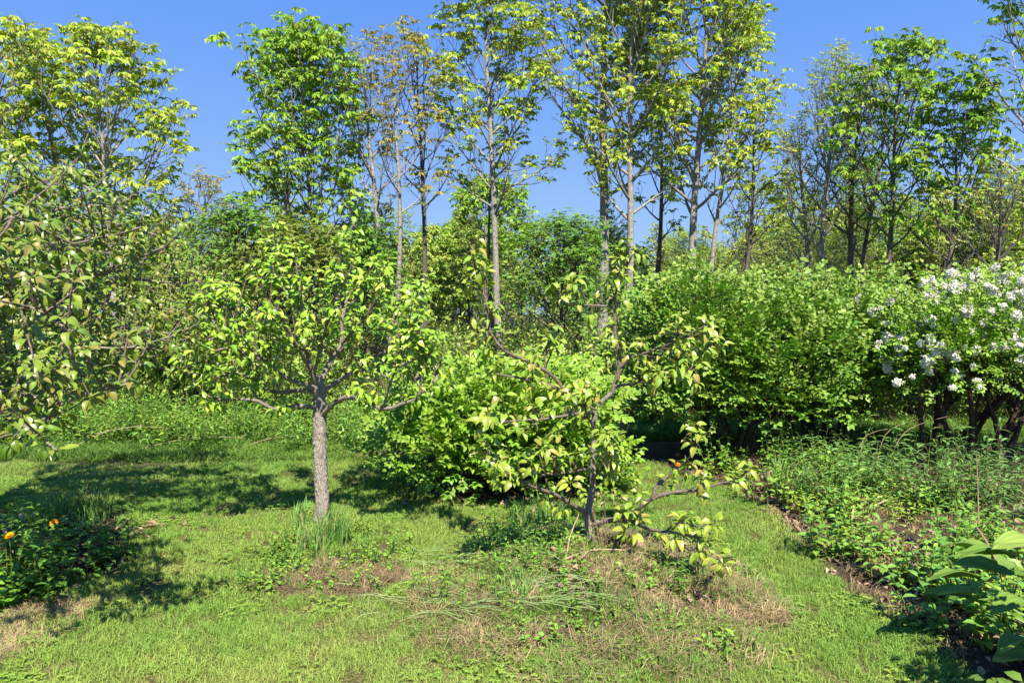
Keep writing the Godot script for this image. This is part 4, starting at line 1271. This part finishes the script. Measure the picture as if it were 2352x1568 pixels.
func make_hosta() -> void:
	var base := Vector3(2.56, height(2.56, 2.85), -2.85)
	var o := thing("hosta", "large hosta with ribbed broad leaves at the right edge of the lawn", "plant", base)
	var mats := []
	for k in 3: mats.push_back(leaf_material(0.5, Color(0.5, 0.6, 0.2), 0.3, [Color(0.20, 0.32, 0.055), Color(0.25, 0.36, 0.07), Color(0.16, 0.28, 0.045)][k]))
	# [azimuth, rise of the stalk, stalk length, leaf length, width]
	for s in [[3.0, 1.15, 0.62, 0.36, 0.22], [3.5, 1.0, 0.5, 0.36, 0.22], [2.7, 0.95, 0.42, 0.33, 0.2], [3.3, 0.8, 0.62, 0.34, 0.2], [2.95, 0.65, 0.40, 0.32, 0.2], [3.75, 0.55, 0.5, 0.32, 0.2], [3.3, 1.05, 0.58, 0.36, 0.22], [2.9, 0.85, 0.50, 0.34, 0.20], [3.6, 0.7, 0.46, 0.32, 0.18], [2.5, 1.1, 0.6, 0.36, 0.22], [3.9, 0.95, 0.55, 0.34, 0.21], [1.9, 0.9, 0.5, 0.34, 0.2], [4.4, 0.75, 0.45, 0.34, 0.22], [5.2, 0.9, 0.5, 0.34, 0.2], [0.6, 0.95, 0.5, 0.36, 0.22], [1.2, 0.8, 0.5, 0.34, 0.2], [3.15, 0.45, 0.30, 0.28, 0.17], [4.0, 0.40, 0.28, 0.27, 0.18], [2.2, 0.5, 0.35, 0.28, 0.17], [5.9, 0.7, 0.4, 0.32, 0.2]]:
		var dir := Vector3(cos(s[0]) * cos(s[1]), sin(s[1]), sin(s[0]) * cos(s[1]))
		var st := curve_from(Vector3(cos(s[0]) * 0.04, -0.02, sin(s[0]) * 0.04), dir, s[2], 6, -0.35, 0.02)
		var g := Geo.new()
		g.tube(st, taper(7, 0.007, 0.004), 6, Color(0.22, 0.36, 0.10))
		part("leaf_stalk", g.mesh(), M.shrub_leaf, o)
		var lf := Geo.new()
		var cols := 14
		var rows := 12
		var out := (Vector3(cos(s[0]), 0.15, sin(s[0])) + heading(st, 1.0) * 0.3).normalized()
		var fr := Transform3D(facing(out, Vector3(rf(-0.3, 0.3), 1, rf(-0.3, 0.3))), st[6])
		var pts := []
		for r in rows + 1:
			var t := float(r) / rows
			var wd: float = s[4] * 0.33 * pow(sin(PI * pow(t, 0.72)), 0.75) if r > 0 and r < rows else 0.0
			for q in cols + 1:
				var u := float(q) / cols * 2.0 - 1.0
				var rib := 0.0055 * (1.0 if q % 2 else -1.0) * sin(PI * t)
				pts.push_back(fr * Vector3(u * wd, absf(u) * wd * 0.35 - 0.2 * t * t * s[3] + rib + 0.006 * sin(t * 9.0 + u * 3.0), t * s[3] * 0.72 * (1.0 - 0.12 * t)))
		lf.v.append_array(PackedVector3Array(pts))
		for r in rows + 1:
			for q in cols + 1:
				var k := r * (cols + 1) + q
				var dx: Vector3 = pts[r * (cols + 1) + mini(q + 1, cols)] - pts[r * (cols + 1) + maxi(q - 1, 0)]
				var dz: Vector3 = pts[mini(r + 1, rows) * (cols + 1) + q] - pts[maxi(r - 1, 0) * (cols + 1) + q]
				var nn := dz.cross(dx).normalized()
				if nn.length() < 0.5: nn = fr.basis.y
				lf.n.push_back(nn)
				lf.c.push_back(Color.WHITE * (1.3 if q % 2 else 0.78))
		for r in rows:
			for q in cols:
				var k := r * (cols + 1) + q
				lf.i.append_array([k, k + 1, k + cols + 1, k + 1, k + cols + 2, k + cols + 1])
		part("leaf", lf.mesh(), mats[rng.randi() % 3], o)

func make_small_things() -> void:
	make_hosta()
	# a shrub beside the camera that shades the near right corner
	var sv := [leafy_twig(4, 0.17, 0.055, 0.036, Color(0.12, 0.09, 0.05))]
	var b := thing("border_shrub", "leafy border shrub standing outside the frame at right and shading the near corner", "bush", Vector3(2.75, 0.03, -1.75))
	shrub(b, [[Vector3(-0.1, 0.45, -0.1), Vector3(0.85, 0.45, 0.62)]], 6, 0.015, 900, sv, M.shrub_leaf, [Color(0.14, 0.27, 0.04), Color(0.24, 0.36, 0.05)], Color(0.11, 0.08, 0.06), 0.1, 0.2, 0)
	var bl := Color(0.16, 0.31, 0.07)
	for s in [
		["tall blue-green grass tuft at the right foot of the middle pear tree", 765, 1245, 0.30, 0.10, 150],
		["green grass tuft in front of the middle pear tree's trunk", 715, 1265, 0.24, 0.10, 110],
		["small grass tuft at the left foot of the middle pear tree", 690, 1215, 0.26, 0.05, 40],
		["upright grass tuft behind the mound beside the round bush", 1262, 1195, 0.26, 0.10, 110],
		["thin grass tuft left of the young pear tree's stem", 1195, 1225, 0.30, 0.07, 50],
		["dark grass clump on the left flank of the mound", 1175, 1370, 0.16, 0.10, 120],
		["grass clump near the front of the mound", 1500, 1420, 0.10, 0.10, 110],
		["grass clump in the middle of the mound below the trunk", 1400, 1390, 0.12, 0.10, 120],
		["tall grass at the back of the left bed under the bronze pear", 190, 1200, 0.34, 0.14, 170],
		["tall grass in the left bed behind the orange flowers", 95, 1215, 0.36, 0.14, 170],
		["spreading grass clump with broad arching blades in the right border", 1850, 1150, 0.34, 0.08, 70],
		["arching grass clump below the tall stemmed shrub", 1790, 1110, 0.30, 0.07, 50],
	]:
		var p := on_ground(s[1], s[2])
		grass_tuft(s[0], p.x, -p.z, s[3], s[4], s[5], bl * rf(0.85, 1.3), 0.012 if s[5] < 80 else 0.006)
	# stalks, canes and sticks
	var tan_ := Color(0.42, 0.31, 0.20)
	stick("long pale stick lying across the front of the young pear tree's stem", [on_ground(1265, 1308, 0.02), on_ground(1345, 1285, 0.05), on_ground(1430, 1282, 0.05), on_ground(1530, 1290, 0.03)], 0.006, 0.003, tan_)
	stick("dead stalk leaning from the mound up to the young pear tree's fork", [on_ground(1298, 1300, 0.0), at(1310, 1230, 4.1), at(1330, 1180, 4.15)], 0.005, 0.003, tan_)
	stick("pale stick lying on the right of the mound", [on_ground(1455, 1282, 0.02), on_ground(1510, 1292, 0.03), on_ground(1580, 1306, 0.02)], 0.005, 0.003, tan_)
	stick("short pale stick propped on the right side of the mound", [on_ground(1548, 1302, 0.0), at(1570, 1275, 4.0), at(1588, 1250, 3.95)], 0.004, 0.002, tan_)
	stick("short stick lying in the grass at the front right of the mound", [on_ground(1655, 1440, 0.02), on_ground(1710, 1425, 0.03)], 0.004, 0.003, tan_)
	stick("tall dry stalk rising from the right border before the hosta", [on_ground(2250, 1275, 0), at(2248, 1160, 4.3), at(2244, 1045, 4.35)], 0.006, 0.003, Color(0.28, 0.19, 0.12), "dry_stalk", "stalk")
	stick("bent dry stalk crossing in front of the hosta leaves", [at(2245, 1212, 3.2), at(2290, 1290, 3.0), on_ground(2320, 1420, 0)], 0.005, 0.003, Color(0.30, 0.19, 0.12), "dry_stalk", "stalk")
	for s in [["left one of the arching bare canes under the white-flowered shrub", 1985, 1105, 2040, 985], ["middle arching bare cane under the white-flowered shrub", 2010, 1105, 2120, 960], ["right arching bare cane under the white-flowered shrub", 2030, 1110, 2180, 955]]:
		var a := on_ground(s[1], s[2], 0)
		var e := at(s[3], s[4], -a.z + 0.2)
		stick(s[0], [a, a.lerp(e, 0.5) + Vector3(-0.12, 0.14, 0), e], 0.0035, 0.0015, Color(0.30, 0.22, 0.14), "cane", "cane")
	for s in [["pale cut stalk leaning at the top of the straw pile in the right border", 1955, 1175, 2050, 1150], ["pale cut stalk across the straw pile in the right border", 1962, 1190, 2048, 1165], ["short upright cut stalk at the left of the straw pile", 1958, 1205, 1962, 1165], ["pale broken stalk at the edge of the lawn by the right border", 2098, 1388, 2125, 1355]]:
		stick(s[0], [on_ground(s[1], s[2], 0.02), on_ground((s[1] + s[3]) / 2.0, (s[2] + s[4]) / 2.0, 0.05), on_ground(s[3], s[4], 0.07)], 0.007, 0.005, Color(0.52, 0.40, 0.27), "cut_stalk", "stalk")
	for s in [["long fallen dry stem along the back edge of the lawn at left", 150, 1035, 330, 975], ["fallen dry stem in the herb strip left of the middle pear's trunk", 520, 1045, 690, 1000], ["thin dry stem lying low in the herb strip behind the shade", 320, 1030, 560, 1005], ["fallen pale stem crossing the herbs at left", 200, 1000, 410, 985]]:
		var a := at(s[1], s[2], 7.5)
		var e := at(s[3], s[4], 7.8)
		stick(s[0], [a, a.lerp(e, 0.5) + Vector3(0, 0.06, 0), e], 0.004, 0.002, Color(0.40, 0.31, 0.21), "dry_stalk", "stalk")
	for s in [["upright dry stem in the herbs below the left fruit tree", 440, 1000, 425, 885], ["upright dry stem between the left fruit tree and the middle pear", 590, 985, 598, 930], ["upright dry stem behind the bronze pear's lowest twigs", 350, 985, 345, 925]]:
		var a := on_ground(s[1], s[2], 0)
		stick(s[0], [a, a.lerp(at(s[3], s[4], -a.z), 0.5), at(s[3], s[4], -a.z)], 0.005, 0.002, Color(0.36, 0.28, 0.18), "dry_stalk", "stalk")
	# dead stems clustered at the young pear's foot
	for k in 14:
		var p := Vector3(0.5 + rf(-0.02, 0.16), 0, -4.1 + rf(-0.06, 0.08))
		p.y = height(p.x, -p.z)
		var o := thing("dead_stalk", "short upright dead stem at the foot of the young pear tree", "stem", p, "dead stems at the young pear tree's foot")
		var g := Geo.new()
		g.tube(curve_from(Vector3(0, -0.01, 0), Vector3(rf(-0.25, 0.25), 1, rf(-0.2, 0.2)).normalized(), rf(0.14, 0.3), 4, 0.0, 0.05), taper(5, 0.0035, 0.002), 5, Color(0.24, 0.15, 0.10) * rf(0.7, 1.3), 0.0, true)
		part("stem", g.mesh(), M.dead, o)
	# flowers
	var p := on_ground(25, 1350)
	for s in [["largest orange flower on a bare stalk in the left bed", 25, 1228, 3.75], ["orange flower at the very left edge, the highest of its bed", 2, 1172, 4.2], ["small half-closed orange flower in the left bed", 103, 1198, 4.2], ["small orange flower right of the others in the left bed", 137, 1192, 4.25]]:
		var q := at(s[1], s[2], s[3])
		blossom("orange_flower", s[0], "flower", q, q.y - height(q.x, s[3]), 0)
	for s in [["grey seed head on a stalk left in the left bed", 12, 1210, 3.8], ["grey seed head on a tall stalk in the left bed", 52, 1180, 4.0], ["small grey seed head behind the orange flowers", 87, 1172, 4.2]]:
		var q := at(s[1], s[2], s[3])
		blossom("seed_head", s[0], "seed head", q, q.y - height(q.x, s[3]), 1)
	for s in [["violet flower nearest the camera in the left bed", 74, 1362, 3.75], ["pale violet flower in the middle of the left bed", 102, 1322, 3.85], ["violet flower deep in the leaves of the left bed", 62, 1312, 3.9], ["violet flower half hidden at the bed's centre", 84, 1340, 3.8]]:
		var q := at(s[1], s[2], s[3])
		blossom("violet_flower", s[0], "flower", q, maxf(q.y - height(q.x, s[3]), 0.05), 2)
	for s in [["yellow dandelion in the right border by the leaf litter", 1960, 1217, 4.8], ["left one of two orange dandelions by the meadow behind the lawn", 856, 1000, 8.2], ["right one of two orange dandelions by the meadow behind the lawn", 866, 998, 8.3], ["yellow flower behind the young pear tree's upper stem", 1555, 1063, 6.2], ["second yellow flower behind the young pear tree", 1568, 1064, 6.25]]:
		var q := at(s[1], s[2], s[3])
		blossom("dandelion", s[0], "flower", q, maxf(q.y - height(q.x, s[3]), 0.04), 0)
